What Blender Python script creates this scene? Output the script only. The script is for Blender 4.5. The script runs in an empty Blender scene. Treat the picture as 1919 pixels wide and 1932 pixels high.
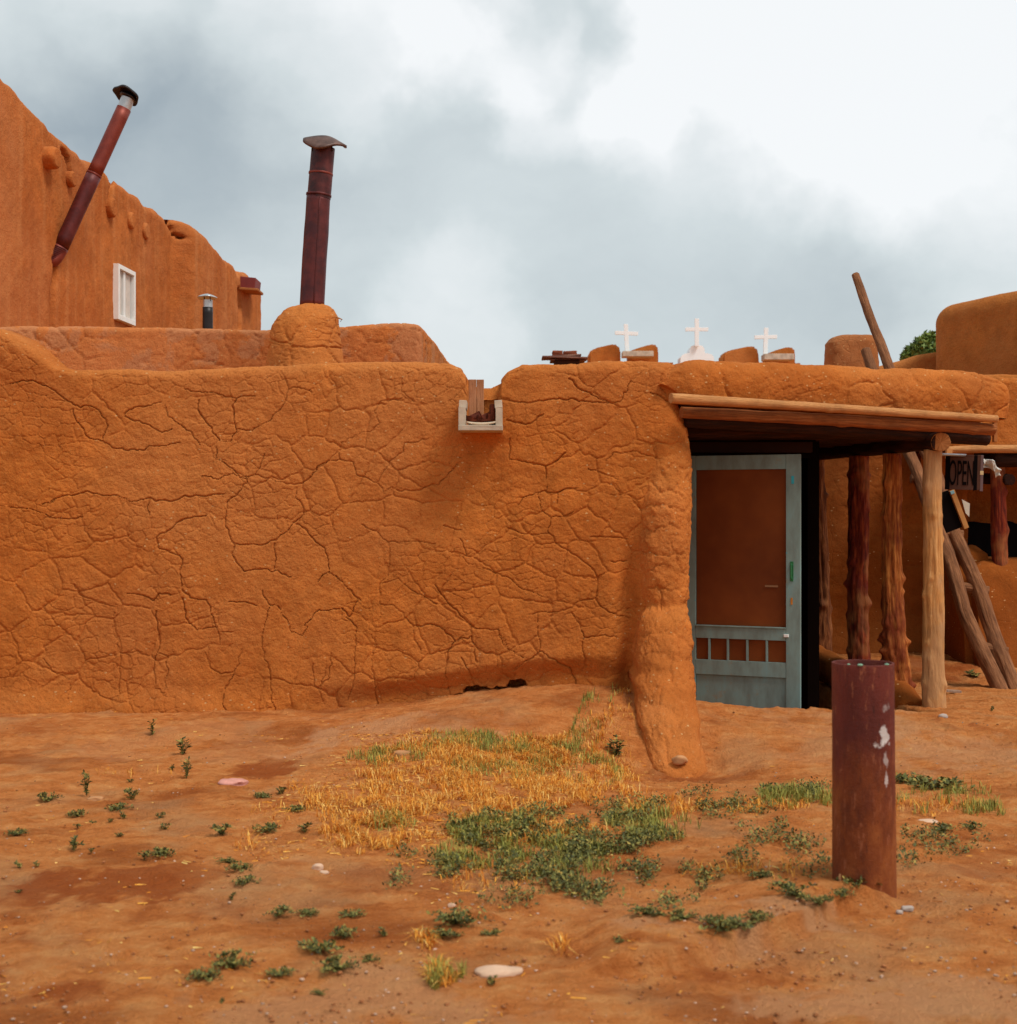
import bpy, bmesh, math, random
import numpy as np
from mathutils import Vector, Matrix

random.seed(7)
RNG = np.random.default_rng(11)
SC = bpy.context.scene
COL = SC.collection
R = math.radians

# ------------------------------------------------------------------ camera
EYE = 1.6
FPX = 80.0 / 57.0 * 1919.0
CX, CY = 959.5, 966.0
cam_d = bpy.data.cameras.new('camera')
cam_d.sensor_fit = 'HORIZONTAL'
cam_d.sensor_width = 57.0
cam_d.lens = 80.0
cam_d.clip_start = 0.1
cam_d.clip_end = 3000.0
cam_d.dof.use_dof = True
cam_d.dof.focus_distance = 12.6
cam_d.dof.aperture_fstop = 5.8
cam = bpy.data.objects.new('camera', cam_d)
COL.objects.link(cam)
cam.location = (0, 0, EYE)
cam.rotation_euler = (R(90), 0, 0)
SC.camera = cam

# ------------------------------------------------------------------ world, sun
SUN_EL, SUN_AZ = 56.0, 128.0        # degrees; azimuth clockwise from +Y
wd = bpy.data.worlds.new('World')
SC.world = wd
wd.use_nodes = True
nt = wd.node_tree
nt.nodes.clear()
N = nt.nodes.new
L = nt.links.new


def wmath(op, a, b=None, c=None):
    n = N('ShaderNodeMath'); n.operation = op
    for i, s in enumerate((a, b, c)):
        if s is None:
            continue
        if isinstance(s, (int, float)):
            n.inputs[i].default_value = s
        else:
            L(s, n.inputs[i])
    return n.outputs[0]


out = N('ShaderNodeOutputWorld')
sky = N('ShaderNodeTexSky')
sky.sky_type = 'NISHITA'
sky.sun_disc = False
sky.sun_elevation = R(SUN_EL)
sky.sun_rotation = R(SUN_AZ)
bg1 = N('ShaderNodeBackground'); bg1.inputs[1].default_value = 0.1
L(sky.outputs[0], bg1.inputs[0])
tc = N('ShaderNodeTexCoord')
wn = N('ShaderNodeTexNoise'); wn.inputs['Scale'].default_value = 7.0
wn.inputs['Detail'].default_value = 5.0
wn.inputs['Roughness'].default_value = 0.6
L(tc.outputs['Generated'], wn.inputs['Vector'])
vs = N('ShaderNodeVectorMath'); vs.operation = 'SUBTRACT'
L(wn.outputs['Color'], vs.inputs[0]); vs.inputs[1].default_value = (.5, .5, .5)
vm = N('ShaderNodeVectorMath'); vm.operation = 'MULTIPLY'
L(vs.outputs[0], vm.inputs[0]); vm.inputs[1].default_value = (.16, .16, .10)
va = N('ShaderNodeVectorMath'); va.operation = 'ADD'
L(tc.outputs['Generated'], va.inputs[0]); L(vm.outputs[0], va.inputs[1])
vn = N('ShaderNodeVectorMath'); vn.operation = 'NORMALIZE'
L(va.outputs[0], vn.inputs[0])
mp = N('ShaderNodeMapping'); mp.inputs['Scale'].default_value = (3.2, 3.2, 7.5)
L(va.outputs[0], mp.inputs['Vector'])
cn = N('ShaderNodeTexNoise'); cn.inputs['Scale'].default_value = 1.0
cn.inputs['Detail'].default_value = 7.0
cn.inputs['Roughness'].default_value = 0.60
L(mp.outputs[0], cn.inputs['Vector'])
tot = wmath('MULTIPLY_ADD', cn.outputs[0], 0.42, 0.34)


def blob(u, v, rdeg, amp):
    d = Vector((u - CX, FPX, CY - v)).normalized()
    dn = N('ShaderNodeVectorMath'); dn.operation = 'DOT_PRODUCT'
    L(vn.outputs[0], dn.inputs[0]); dn.inputs[1].default_value = d
    mr = N('ShaderNodeMapRange'); mr.interpolation_type = 'SMOOTHSTEP'
    mr.inputs['From Min'].default_value = math.cos(R(rdeg))
    mr.inputs['From Max'].default_value = 1.0
    mr.inputs['To Min'].default_value = 0.0
    mr.inputs['To Max'].default_value = amp
    L(dn.outputs['Value'], mr.inputs['Value'])
    global tot
    tot = wmath('ADD', tot, mr.outputs[0])


for b in [(330, 190, 8, -.25), (90, 130, 5, -.12), (720, 250, 5, -.06), (200, 300, 6, -.08), (520, 330, 5, -.04),
          (1040, 75, 3.6, -.26), (1160, 90, 3.4, -.24), (1280, 360, 7, -.08), 
          (600, 30, 6, .34), (1450, 90, 10, .42), (1800, 70, 10, .40), (1010, 170, 3.4, .30), (880, 50, 4, .34), (1200, 30, 5, .35),
          (1180, 200, 3.5, .22), (100, 10, 5, .28), (300, 10, 4, .2), (840, 640, 5, .22), (1900, 500, 5, .14), (350, 440, 7, .05),
          (1700, 200, 5, .12), (1560, 400, 8, -.10)]:
    blob(*b)
cr = N('ShaderNodeValToRGB')
e = cr.color_ramp.elements
e[0].position = 0.12; e[0].color = (.30, .36, .405, 1)
e[1].position = 0.95; e[1].color = (.89, .91, .92, 1)
x = e.new(0.40); x.color = (.48, .54, .565, 1)
x = e.new(0.62); x.color = (.62, .68, .695, 1)
L(tot, cr.inputs[0])
bg2 = N('ShaderNodeBackground'); bg2.inputs[1].default_value = 1.0
L(cr.outputs[0], bg2.inputs[0])
mx = N('ShaderNodeMixShader'); mx.inputs[0].default_value = 0.93
L(bg1.outputs[0], mx.inputs[1]); L(bg2.outputs[0], mx.inputs[2])
L(mx.outputs[0], out.inputs[0])

sun_d = bpy.data.lights.new('sun', 'SUN')
sun_d.energy = 2.3
sun_d.angle = R(20)
sun_d.color = (1.0, .95, .87)
sun = bpy.data.objects.new('sun', sun_d)
COL.objects.link(sun)
sd = Vector((math.sin(R(SUN_AZ)) * math.cos(R(SUN_EL)), math.cos(R(SUN_AZ)) * math.cos(R(SUN_EL)), math.sin(R(SUN_EL))))
sun.rotation_euler = sd.to_track_quat('Z', 'Y').to_euler()
sun.location = (8, -8, 14)
SC.view_settings.view_transform = 'Standard'
SC.view_settings.look = 'None'
SC.view_settings.exposure = 0.12
SC.view_settings.gamma = 1.0
SC.view_settings.use_curve_mapping = False


# ------------------------------------------------------------------ numeric helpers
def P3(u, v, y):
    """the point at depth y that is seen at (u, v) of the 1919 px wide photograph"""
    return Vector(((u - CX) / FPX * y, y, EYE - (v - CY) / FPX * y))


def PX(u, y):
    return (u - CX) / FPX * y


def PZ(v, y):
    return EYE - (v - CY) / FPX * y


def sstep(a, b, x):
    t = np.clip((x - a) / (b - a), 0, 1)
    return t * t * (3 - 2 * t)


def _hash(ix, iy, iz, seed):
    h = (ix.astype(np.uint32) * np.uint32(374761393) + iy.astype(np.uint32) * np.uint32(668265263)
         + iz.astype(np.uint32) * np.uint32(2246822519) + np.uint32((seed * 3266489917) & 0xffffffff))
    h = (h ^ (h >> np.uint32(13))) * np.uint32(1274126177)
    h = (h ^ (h >> np.uint32(16))) * np.uint32(2654435761)
    h = h ^ (h >> np.uint32(15))
    return h.astype(np.float64) / 4294967295.0


def vnoise(x, y, z=None, seed=0):
    x = np.asarray(x, float); y = np.asarray(y, float)
    z = np.zeros_like(x) if z is None else np.asarray(z, float)
    fx, fy, fz = np.floor(x), np.floor(y), np.floor(z)
    ix, iy, iz = fx.astype(np.int64), fy.astype(np.int64), fz.astype(np.int64)
    tx, ty, tz = x - fx, y - fy, z - fz
    tx = tx * tx * (3 - 2 * tx); ty = ty * ty * (3 - 2 * ty); tz = tz * tz * (3 - 2 * tz)
    r = 0
    for dx in (0, 1):
        for dy in (0, 1):
            for dz in (0, 1):
                w = (tx if dx else 1 - tx) * (ty if dy else 1 - ty) * (tz if dz else 1 - tz)
                r = r + w * _hash(ix + dx, iy + dy, iz + dz, seed)
    return r * 2 - 1


def fbm(x, y, z=None, seed=0, octs=4, rough=.5):
    r = 0; a = 1.0; f = 1.0
    for k in range(octs):
        r = r + a * vnoise(x * f, y * f, None if z is None else z * f, seed + k * 17)
        a *= rough; f *= 2.03
    return r


def voro(x, y, seed=0):
    """distance between the two nearest cell points: 0 on the borders of the cells"""
    fx, fy = np.floor(x), np.floor(y)
    ix, iy = fx.astype(np.int64), fy.astype(np.int64)
    z0 = np.zeros_like(ix)
    f1 = np.full(x.shape, 9.0); f2 = np.full(x.shape, 9.0)
    for dx in (-1, 0, 1):
        for dy in (-1, 0, 1):
            jx = _hash(ix + dx, iy + dy, z0, seed) * .9 + .05
            jy = _hash(ix + dx, iy + dy, z0 + 5, seed + 3) * .9 + .05
            d = np.hypot(fx + dx + jx - x, fy + dy + jy - y)
            n1 = np.minimum(f1, d)
            f2 = np.minimum(np.maximum(f1, d), f2)
            f1 = n1
    return f2 - f1


def polydist(x, y, lines, cut=.12):
    d = np.full(x.shape, cut)
    for pts in lines:
        for (ax, ay), (bx, by) in zip(pts[:-1], pts[1:]):
            m = ((x > min(ax, bx) - cut) & (x < max(ax, bx) + cut) & (y > min(ay, by) - cut) & (y < max(ay, by) + cut))
            if not m.any():
                continue
            px, py = x[m], y[m]
            vx, vy = bx - ax, by - ay
            t = np.clip(((px - ax) * vx + (py - ay) * vy) / (vx * vx + vy * vy + 1e-12), 0, 1)
            d[m] = np.minimum(d[m], np.hypot(px - ax - t * vx, py - ay - t * vy))
    return d


# ------------------------------------------------------------------ object helpers
def tag(o, label=None, cat=None, group=None, kind=None):
    if label: o['label'] = label
    if cat: o['category'] = cat
    if group: o['group'] = group
    if kind: o['kind'] = kind
    return o


def thing(name, loc, label, cat, group=None):
    o = bpy.data.objects.new(name, None)
    o.empty_display_size = .2
    COL.objects.link(o)
    o.location = loc
    return tag(o, label, cat, group)


WORG = {}


def link(name, me, parent=None):
    """links a mesh whose vertices are in world coordinates, under parent if given"""
    o = bpy.data.objects.new(name, me)
    COL.objects.link(o)
    if parent is not None:
        org = WORG.get(parent.name)
        if org is None:
            org = Vector(parent.location)
            p = parent.parent
            while p is not None:
                org = org + Vector(p.location); p = p.parent
        o.parent = parent
        me.transform(Matrix.Translation(-org))
        WORG[o.name] = org
    return o


def grid(name, P, mat, parent=None, closed=False, uv=None, smooth=True):
    """mesh of a (n, m, 3) grid of points; closed joins the last row to the first"""
    n, m = P.shape[:2]
    if uv is None:
        du = np.linalg.norm(np.diff(P, axis=0), axis=2); dv = np.linalg.norm(np.diff(P, axis=1), axis=2)
        U = np.zeros((n, m)); V = np.zeros((n, m))
        U[1:] = np.cumsum(du, axis=0).mean(1, keepdims=True); V[:, 1:] = np.cumsum(dv, axis=1).mean(0, keepdims=True)
    else:
        U, V = uv
    idx = np.arange(n * m).reshape(n, m)
    rows = idx if not closed else np.vstack([idx, idx[:1]])
    a = rows[:-1, :-1].ravel(); b = rows[1:, :-1].ravel(); c = rows[1:, 1:].ravel(); d = rows[:-1, 1:].ravel()
    q = np.stack([a, b, c, d], 1)
    me = bpy.data.meshes.new(name)
    me.vertices.add(n * m)
    me.vertices.foreach_set('co', P.reshape(-1).astype(np.float32))
    me.loops.add(q.size); me.loops.foreach_set('vertex_index', q.ravel().astype(np.int32))
    me.polygons.add(len(q)); me.polygons.foreach_set('loop_start', (np.arange(len(q)) * 4).astype(np.int32))
    if smooth:
        me.polygons.foreach_set('use_smooth', np.ones(len(q), bool))
    uvl = me.uv_layers.new(name='UVMap')
    uvs = np.stack([U.ravel()[q.ravel()], V.ravel()[q.ravel()]], 1).astype(np.float32)
    uvl.data.foreach_set('uv', uvs.ravel())
    me.update(calc_edges=True)
    me.materials.append(mat)
    return link(name, me, parent)


def tris(name, V, F, mat, parent=None, smooth=False):
    """V (n,3) points, F (k, 3 or 4) faces, as arrays"""
    V = np.asarray(V, np.float32); F = np.asarray(F, np.int32)
    me = bpy.data.meshes.new(name)
    me.vertices.add(len(V)); me.vertices.foreach_set('co', V.ravel())
    k = F.shape[1]
    me.loops.add(F.size); me.loops.foreach_set('vertex_index', F.ravel())
    me.polygons.add(len(F)); me.polygons.foreach_set('loop_start', (np.arange(len(F)) * k).astype(np.int32))
    if smooth:
        me.polygons.foreach_set('use_smooth', np.ones(len(F), bool))
    me.update(calc_edges=True)
    me.materials.append(mat)
    return link(name, me, parent)


def frombm(name, bm, mat, parent=None, smooth=False):
    bmesh.ops.recalc_face_normals(bm, faces=bm.faces)
    me = bpy.data.meshes.new(name)
    bm.to_mesh(me); bm.free()
    for p in me.polygons:
        p.use_smooth = smooth
    me.materials.append(mat)
    return link(name, me, parent)


def box(bm, c, s, rot=None, bev=0.0, jit=0.0):
    """box of centre c and full sizes s"""
    r = bmesh.ops.create_cube(bm, size=1.0)
    vs_ = r['verts']
    bmesh.ops.scale(bm, vec=s, verts=vs_)
    if bev > 0:
        es = list({e_ for v_ in vs_ for e_ in v_.link_edges})
        rb = bmesh.ops.bevel(bm, geom=es, offset=bev, segments=2, affect='EDGES', profile=.6)
        vs_ = list({v_ for f_ in rb['faces'] for v_ in f_.verts} | {v_ for v_ in vs_ if v_.is_valid})
    if jit:
        for v_ in vs_:
            v_.co += Vector((random.uniform(-jit, jit), random.uniform(-jit, jit), random.uniform(-jit, jit)))
    if rot is not None:
        bmesh.ops.rotate(bm, cent=(0, 0, 0), matrix=rot.to_matrix() if hasattr(rot, 'to_matrix') else rot, verts=vs_)
    bmesh.ops.translate(bm, vec=c, verts=vs_)
    return vs_


def boxobj(name, c, s, mat, parent=None, rot=None, bev=.004, jit=0.0):
    bm = bmesh.new()
    box(bm, Vector(c), s, rot, bev, jit)
    return frombm(name, bm, mat, parent)


def prism(name, pts, y0, y1, mat, parent=None, bev=0.0, smooth=False):
    """outline pts [(x, z)] standing between depths y0 and y1"""
    bm = bmesh.new()
    a = [bm.verts.new((x_, y0, z_)) for x_, z_ in pts]
    b = [bm.verts.new((x_, y1, z_)) for x_, z_ in pts]
    n = len(pts)
    bm.faces.new(a); bm.faces.new(b[::-1])
    for i in range(n):
        bm.faces.new((a[i], b[i], b[(i + 1) % n], a[(i + 1) % n]))
    if bev:
        bmesh.ops.bevel(bm, geom=list(bm.edges), offset=bev, segments=3, affect='EDGES', clamp_overlap=True)
    return frombm(name, bm, mat, parent, smooth)


def rknots(n, seed, h0=.2, h1=.5):
    r = random.Random(seed)
    return [(r.uniform(.05, .97), r.uniform(0, 6.28), r.uniform(h0, h1), r.uniform(.025, .05)) for _ in range(n)]


def tube(name, pts, radii, mat, parent=None, seg=20, step=.03, rough=.05, seed=0, knots=(), caps=True, wob=0.0, flat=1.0,
         gnarl=0.0):
    """a pole along pts; radii at each point; knots (t along 0..1, angle, height, size)"""
    pts = [Vector(p) for p in pts]
    cum = [0.0]
    for a, b in zip(pts[:-1], pts[1:]):
        cum.append(cum[-1] + (b - a).length)
    Lt = cum[-1]
    n = max(4, int(Lt / step))
    ts = np.linspace(0, Lt, n)
    X = np.stack([np.interp(ts, cum, [p[i] for p in pts]) for i in range(3)], 1)
    rr = np.interp(ts, cum, radii)
    T = np.gradient(X, axis=0); T /= np.linalg.norm(T, axis=1, keepdims=True)
    ref = np.array([0, 0, 1.0]) if abs(T[0, 2]) < .8 else np.array([0, 1.0, 0])
    A = np.cross(T, ref); A /= np.linalg.norm(A, axis=1, keepdims=True)
    B = np.cross(T, A)
    ang = np.linspace(0, 2 * np.pi, seg, endpoint=False)
    ca, sa = np.cos(ang), np.sin(ang)
    tt = ts[:, None]
    nz = fbm(ca[None, :] * 1.5 + tt * 0 + seed, sa[None, :] * 1.5 + tt * 0, tt * 5 + seed * 3.1, seed, 3) * rough
    nz = nz + fbm(ca[None] * 4 + 9 + tt * 0, sa[None] * 4 + tt * 0, tt * 1.2 + seed, seed + 5, 2) * rough * .6
    if gnarl:
        g1 = fbm(ca[None] * 3 + seed + tt * 0, sa[None] * 3 + tt * 0, tt * 3.2 + seed, seed + 9, 4, .6)
        g2 = fbm(ca[None] * 9 + seed + tt * 0, sa[None] * 9 + tt * 0, tt * 2.5 + seed, seed + 19, 3, .6)
        nz = nz + gnarl * (g1 * .10 - .10 * np.clip(1 - np.abs(g2) * 5, 0, 1))
    for kt, ka, kh, ks in knots:
        da = np.angle(np.exp(1j * (ang[None] - ka)))
        nz = nz + kh * np.exp(-((tt - kt * Lt) / ks) ** 2 - (da * rr[:, None] / ks) ** 2)
    rad = rr[:, None] * (1 + nz)
    if wob:
        X = X + np.stack([vnoise(ts * 1.6 + seed, ts * 0, None, seed + i) * wob for i in range(3)], 1)
    P = X[:, None] + rad[..., None] * (A[:, None] * ca[None, :, None] + B[:, None] * sa[None, :, None] * flat)
    if caps:
        P = np.concatenate([np.repeat(X[:1, None], seg, 1), P[:1] * .9 + X[:1, None] * .1, P, P[-1:] * .9 + X[-1:, None] * .1,
                            np.repeat(X[-1:, None], seg, 1)], 0)
        rows_t = np.concatenate([[ts[0] - rr[0]], [ts[0]], ts, [ts[-1]], [ts[-1] + rr[-1]]])
    else:
        rows_t = ts
    P = np.concatenate([P, P[:, :1]], 1)
    U = np.repeat(np.linspace(0, 1, seg + 1)[None], len(P), 0)
    V = np.repeat(rows_t[:, None], seg + 1, 1)
    return grid(name, P, mat, parent, uv=(U, V))


def normals(P):
    du = np.gradient(P, axis=0); dv = np.gradient(P, axis=1)
    n = np.cross(du, dv)
    return n / (np.linalg.norm(n, axis=2, keepdims=True) + 1e-12)


# ------------------------------------------------------------------ materials
class NT:
    def __init__(s, name, rough=.9, spec=.2, metal=0.0):
        s.m = bpy.data.materials.new(name)
        s.m.use_nodes = True
        s.t = s.m.node_tree
        s.b = s.t.nodes['Principled BSDF']
        s.b.inputs['Roughness'].default_value = rough
        s.b.inputs['Specular IOR Level'].default_value = spec
        s.b.inputs['Metallic'].default_value = metal

    def n(s, typ, **kw):
        nd = s.t.nodes.new(typ)
        for k, v in kw.items():
            if hasattr(nd, k):
                setattr(nd, k, v)
            else:
                nd.inputs[k].default_value = v
        return nd

    def l(s, a, b): s.t.links.new(a, b)

    def coord(s, kind='Object', scale=(1, 1, 1), loc=(0, 0, 0)):
        c = s.n('ShaderNodeTexCoord'); m = s.n('ShaderNodeMapping')
        m.inputs['Scale'].default_value = scale; m.inputs['Location'].default_value = loc
        s.l(c.outputs[kind], m.inputs['Vector'])
        return m.outputs[0]

    def noise(s, vec, scale, detail=4.0, rough=.55, dist=0.0):
        nd = s.n('ShaderNodeTexNoise')
        nd.inputs['Scale'].default_value = scale; nd.inputs['Detail'].default_value = detail
        nd.inputs['Roughness'].default_value = rough; nd.inputs['Distortion'].default_value = dist
        s.l(vec, nd.inputs['Vector'])
        return nd.outputs[0]

    def ramp(s, fac, stops):
        nd = s.n('ShaderNodeValToRGB'); el = nd.color_ramp.elements
        while len(el) > 1: el.remove(el[-1])
        el[0].position = stops[0][0]; el[0].color = s.c4(stops[0][1])
        for p, c in stops[1:]:
            q = el.new(p); q.color = s.c4(c)
        s.l(fac, nd.inputs[0])
        return nd.outputs[0]

    @staticmethod
    def c4(c):
        return (c, c, c, 1) if isinstance(c, (int, float)) else (c[0], c[1], c[2], 1)

    def mix(s, fac, a, b, mode='MIX'):
        nd = s.n('ShaderNodeMix'); nd.data_type = 'RGBA'; nd.blend_type = mode
        for sock, v in ((nd.inputs[0], fac), (nd.inputs[6], a), (nd.inputs[7], b)):
            if isinstance(v, (int, float)) or isinstance(v, tuple):
                sock.default_value = v if sock is nd.inputs[0] else s.c4(v)
            else:
                s.l(v, sock)
        return nd.outputs[2]

    def math(s, op, a, b=0.0):
        nd = s.n('ShaderNodeMath'); nd.operation = op
        for i, v in enumerate((a, b)):
            if isinstance(v, (int, float)): nd.inputs[i].default_value = v
            else: s.l(v, nd.inputs[i])
        return nd.outputs[0]

    def sep(s, vec):
        nd = s.n('ShaderNodeSeparateXYZ'); s.l(vec, nd.inputs[0]); return nd.outputs

    def color(s, c):
        if isinstance(c, tuple): s.b.inputs['Base Color'].default_value = s.c4(c)
        else: s.l(c, s.b.inputs['Base Color'])

    def bump(s, h, strength=.5, dist=.01, prev=None):
        nd = s.n('ShaderNodeBump'); nd.inputs['Strength'].default_value = strength; nd.inputs['Distance'].default_value = dist
        s.l(h, nd.inputs['Height'])
        if prev is not None: s.l(prev, nd.inputs['Normal'])
        s.l(nd.outputs[0], s.b.inputs['Normal'])
        return nd.outputs[0]


def simple(name, c, rough=.8, spec=.3, metal=0.0, var=.15, scale=6.0, bump=0.0):
    k = NT(name, rough, spec, metal)
    v = k.coord()
    n_ = k.noise(v, scale, 5.0)
    k.color(k.ramp(n_, [(.25, tuple(a * (1 - var) for a in c)), (.75, tuple(min(1, a * (1 + var)) for a in c))]))
    if bump: k.bump(k.noise(v, scale * 6, 4.0), .5, bump)
    return k.m


def adobe(name, c, patch=None, patch_amt=0.0, streak=0.0, flecks=True, cracks=0.0, fine=.006, crack_scale=5.0):
    """sun dried mud plaster with straw: colour patches, straw flecks, grit"""
    k = NT(name, .95, .08)
    v = k.coord()
    big = k.noise(v, .9, 3.0, .6)
    mid = k.noise(v, 5.0, 6.0, .62)
    c0 = tuple(a * .74 for a in c); c1 = tuple(min(1, a * 1.22) for a in c)
    col = k.ramp(mid, [(.30, c0), (.5, c), (.72, c1)])
    redder = (c[0] * .74, c[1] * .62, c[2] * .60)
    col = k.mix(k.ramp(big, [(.40, 0.0), (.66, .65)]), col, redder)
    bg2 = k.noise(k.coord(loc=(3, 8, 2)), .55, 4.0, .6)
    col = k.mix(k.ramp(bg2, [(.46, 0.0), (.66, .55)]), col, (min(1, c[0] * 1.05), c[1] * 1.25, c[2] * 1.9))
    dust = k.noise(k.coord(loc=(1, 5, 9)), 26.0, 5.0, .75)
    col = k.mix(k.ramp(dust, [(.57, 0.0), (.70, .5)]), col, (min(1, c[0] * 1.12), c[1] * 1.55, c[2] * 2.6))
    if patch:
        pn = k.noise(v, 2.6, 5.0, .6, .3)
        col = k.mix(k.ramp(pn, [(.50, 0.0), (.54, patch_amt)]), col, patch)
    if streak:
        sv = k.coord(scale=(2.2, 2.2, .22))
        sn = k.noise(sv, 2.4, 4.0, .6)
        col = k.mix(k.ramp(sn, [(.5, 0.0), (.70, streak)]), col, (min(1, c[0] * 1.15), c[1] * 1.45, c[2] * 2.0))
        sn2 = k.noise(k.coord(scale=(2.4, 2.4, .3), loc=(9, 3, 1)), 2.0, 4.0, .6)
        col = k.mix(k.ramp(sn2, [(.55, 0.0), (.74, streak * .8)]), col, redder)
    grit = k.noise(v, 90.0, 3.0, .7)
    col = k.mix(k.ramp(grit, [(.34, .55), (.50, 0.0)]), col, tuple(a * .55 for a in c))
    if flecks:
        fv = k.n('ShaderNodeTexVoronoi'); fv.inputs['Scale'].default_value = 14.0
        wv = k.coord(scale=(1, 1, 1.6))
        wn_ = k.n('ShaderNodeVectorMath'); wn_.operation = 'ADD'
        ns = k.n('ShaderNodeTexNoise'); ns.inputs['Scale'].default_value = 60
        k.l(wv, ns.inputs['Vector'])
        sc_ = k.n('ShaderNodeVectorMath'); sc_.operation = 'SCALE'; sc_.inputs[3].default_value = .018
        k.l(ns.outputs['Color'], sc_.inputs[0]); k.l(wv, wn_.inputs[0]); k.l(sc_.outputs[0], wn_.inputs[1])
        k.l(wn_.outputs[0], fv.inputs['Vector'])
        fl = k.ramp(fv.outputs['Distance'], [(.11, .9), (.15, 0.0)])
        sel = k.ramp(fv.outputs['Color'], [(.38, 0.0), (.42, 1.0)])
        fm = k.math('MULTIPLY', fl, sel)
        col = k.mix(fm, col, (.60, .33, .14))
    k.color(col)
    h = k.math('ADD', k.noise(v, 40.0, 6.0, .68), k.math('MULTIPLY', k.noise(v, 11.0, 4.0, .6), 1.6))
    if cracks:
        v2 = k.coord()
        dn = k.n('ShaderNodeTexNoise'); dn.inputs['Scale'].default_value = 4.0; k.l(v2, dn.inputs['Vector'])
        s2 = k.n('ShaderNodeVectorMath'); s2.operation = 'SCALE'; s2.inputs[3].default_value = .25; k.l(dn.outputs['Color'], s2.inputs[0])
        a2 = k.n('ShaderNodeVectorMath'); a2.operation = 'ADD'; k.l(v2, a2.inputs[0]); k.l(s2.outputs[0], a2.inputs[1])
        vv = k.n('ShaderNodeTexVoronoi'); vv.feature = 'DISTANCE_TO_EDGE'; vv.inputs['Scale'].default_value = crack_scale
        k.l(a2.outputs[0], vv.inputs['Vector'])
        ck = k.ramp(vv.outputs['Distance'], [(0.0, 0.0), (.035, 1.0)])
        h = k.math('ADD', h, k.math('MULTIPLY', ck, cracks))
    k.bump(h, .8, fine)
    return k.m


def wood(name, c_dark, c_mid, c_light, bump=.009, gr=(7, 1.3), rough=.8, patch=None, patch_amt=0.0, uv=True):
    """weathered timber, grain along the length"""
    k = NT(name, rough, .25)
    v = k.coord('UV' if uv else 'Object', scale=(gr[0], gr[1], 1) if uv else gr)
    n1 = k.noise(v, 3.0, 7.0, .65, .35)
    col = k.ramp(n1, [(.28, c_dark), (.48, c_mid), (.70, c_light)])
    o = k.coord()
    n2 = k.noise(o, 4.0, 4.0, .6)
    col = k.mix(k.ramp(n2, [(.35, .55), (.55, 0.0)]), col, tuple(a * .55 for a in c_mid))
    if patch:
        n3 = k.noise(o, 2.3, 3.0, .6)
        col = k.mix(k.ramp(n3, [(.47, 0.0), (.58, patch_amt)]), col, patch)
    k.color(col)
    k.bump(k.math('ADD', n1, k.noise(v, 14.0, 4.0, .6)), .9, bump)
    return k.m


M_adobe = adobe('adobe_front', (.53, .162, .031), fine=.012)
M_adobe_b = adobe('adobe_rear', (.58, .18, .045), patch=(.48, .225, .115), patch_amt=.5, fine=.010)
M_adobe_a = adobe('adobe_tall', (.50, .150, .036), streak=.6, flecks=False, fine=.014)
M_adobe_dome = adobe('adobe_mound', (.56, .185, .042), fine=.010)
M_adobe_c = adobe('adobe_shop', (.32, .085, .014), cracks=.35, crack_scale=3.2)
M_adobe_far = adobe('adobe_far', (.48, .155, .032), flecks=False, fine=.02)
M_dark_in = simple('interior_shade_paint', (.006, .003, .002), .95, .02)  # near-black walls: the darkness of the unlit room is put into the colour
M_pole = wood('peeled_pole', (.42, .16, .045), (.62, .27, .09), (.72, .36, .14))
M_beam = wood('roof_beam', (.16, .05, .014), (.42, .15, .04), (.60, .25, .08))
M_soffit = wood('shaded_plank', (.008, .003, .002), (.030, .008, .003), (.075, .020, .006))  # wood made nearly black, so the shade under the roof is in its colour
M_post_pale = wood('post_weathered', (.34, .12, .030), (.62, .28, .085), (.74, .41, .16), patch=(.48, .26, .125), patch_amt=.6)
M_post_amber = wood('post_amber', (.07, .012, .004), (.38, .095, .016), (.70, .28, .062), patch=(.18, .026, .006), patch_amt=.8)
M_post_red = wood('post_red', (.02, .004, .002), (.18, .018, .006), (.42, .08, .016), patch=(.60, .26, .08), patch_amt=.35)
M_post_dark = wood('post_dark', (.04, .012, .004), (.18, .05, .012), (.42, .16, .05))
M_ladder = wood('ladder_timber', (.07, .022, .009), (.25, .095, .036), (.42, .18, .075), bump=.01)
M_plank_grey = wood('grey_plank', (.20, .12, .08), (.36, .23, .16), (.48, .33, .23), gr=(6, 6, .8), uv=False)


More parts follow.
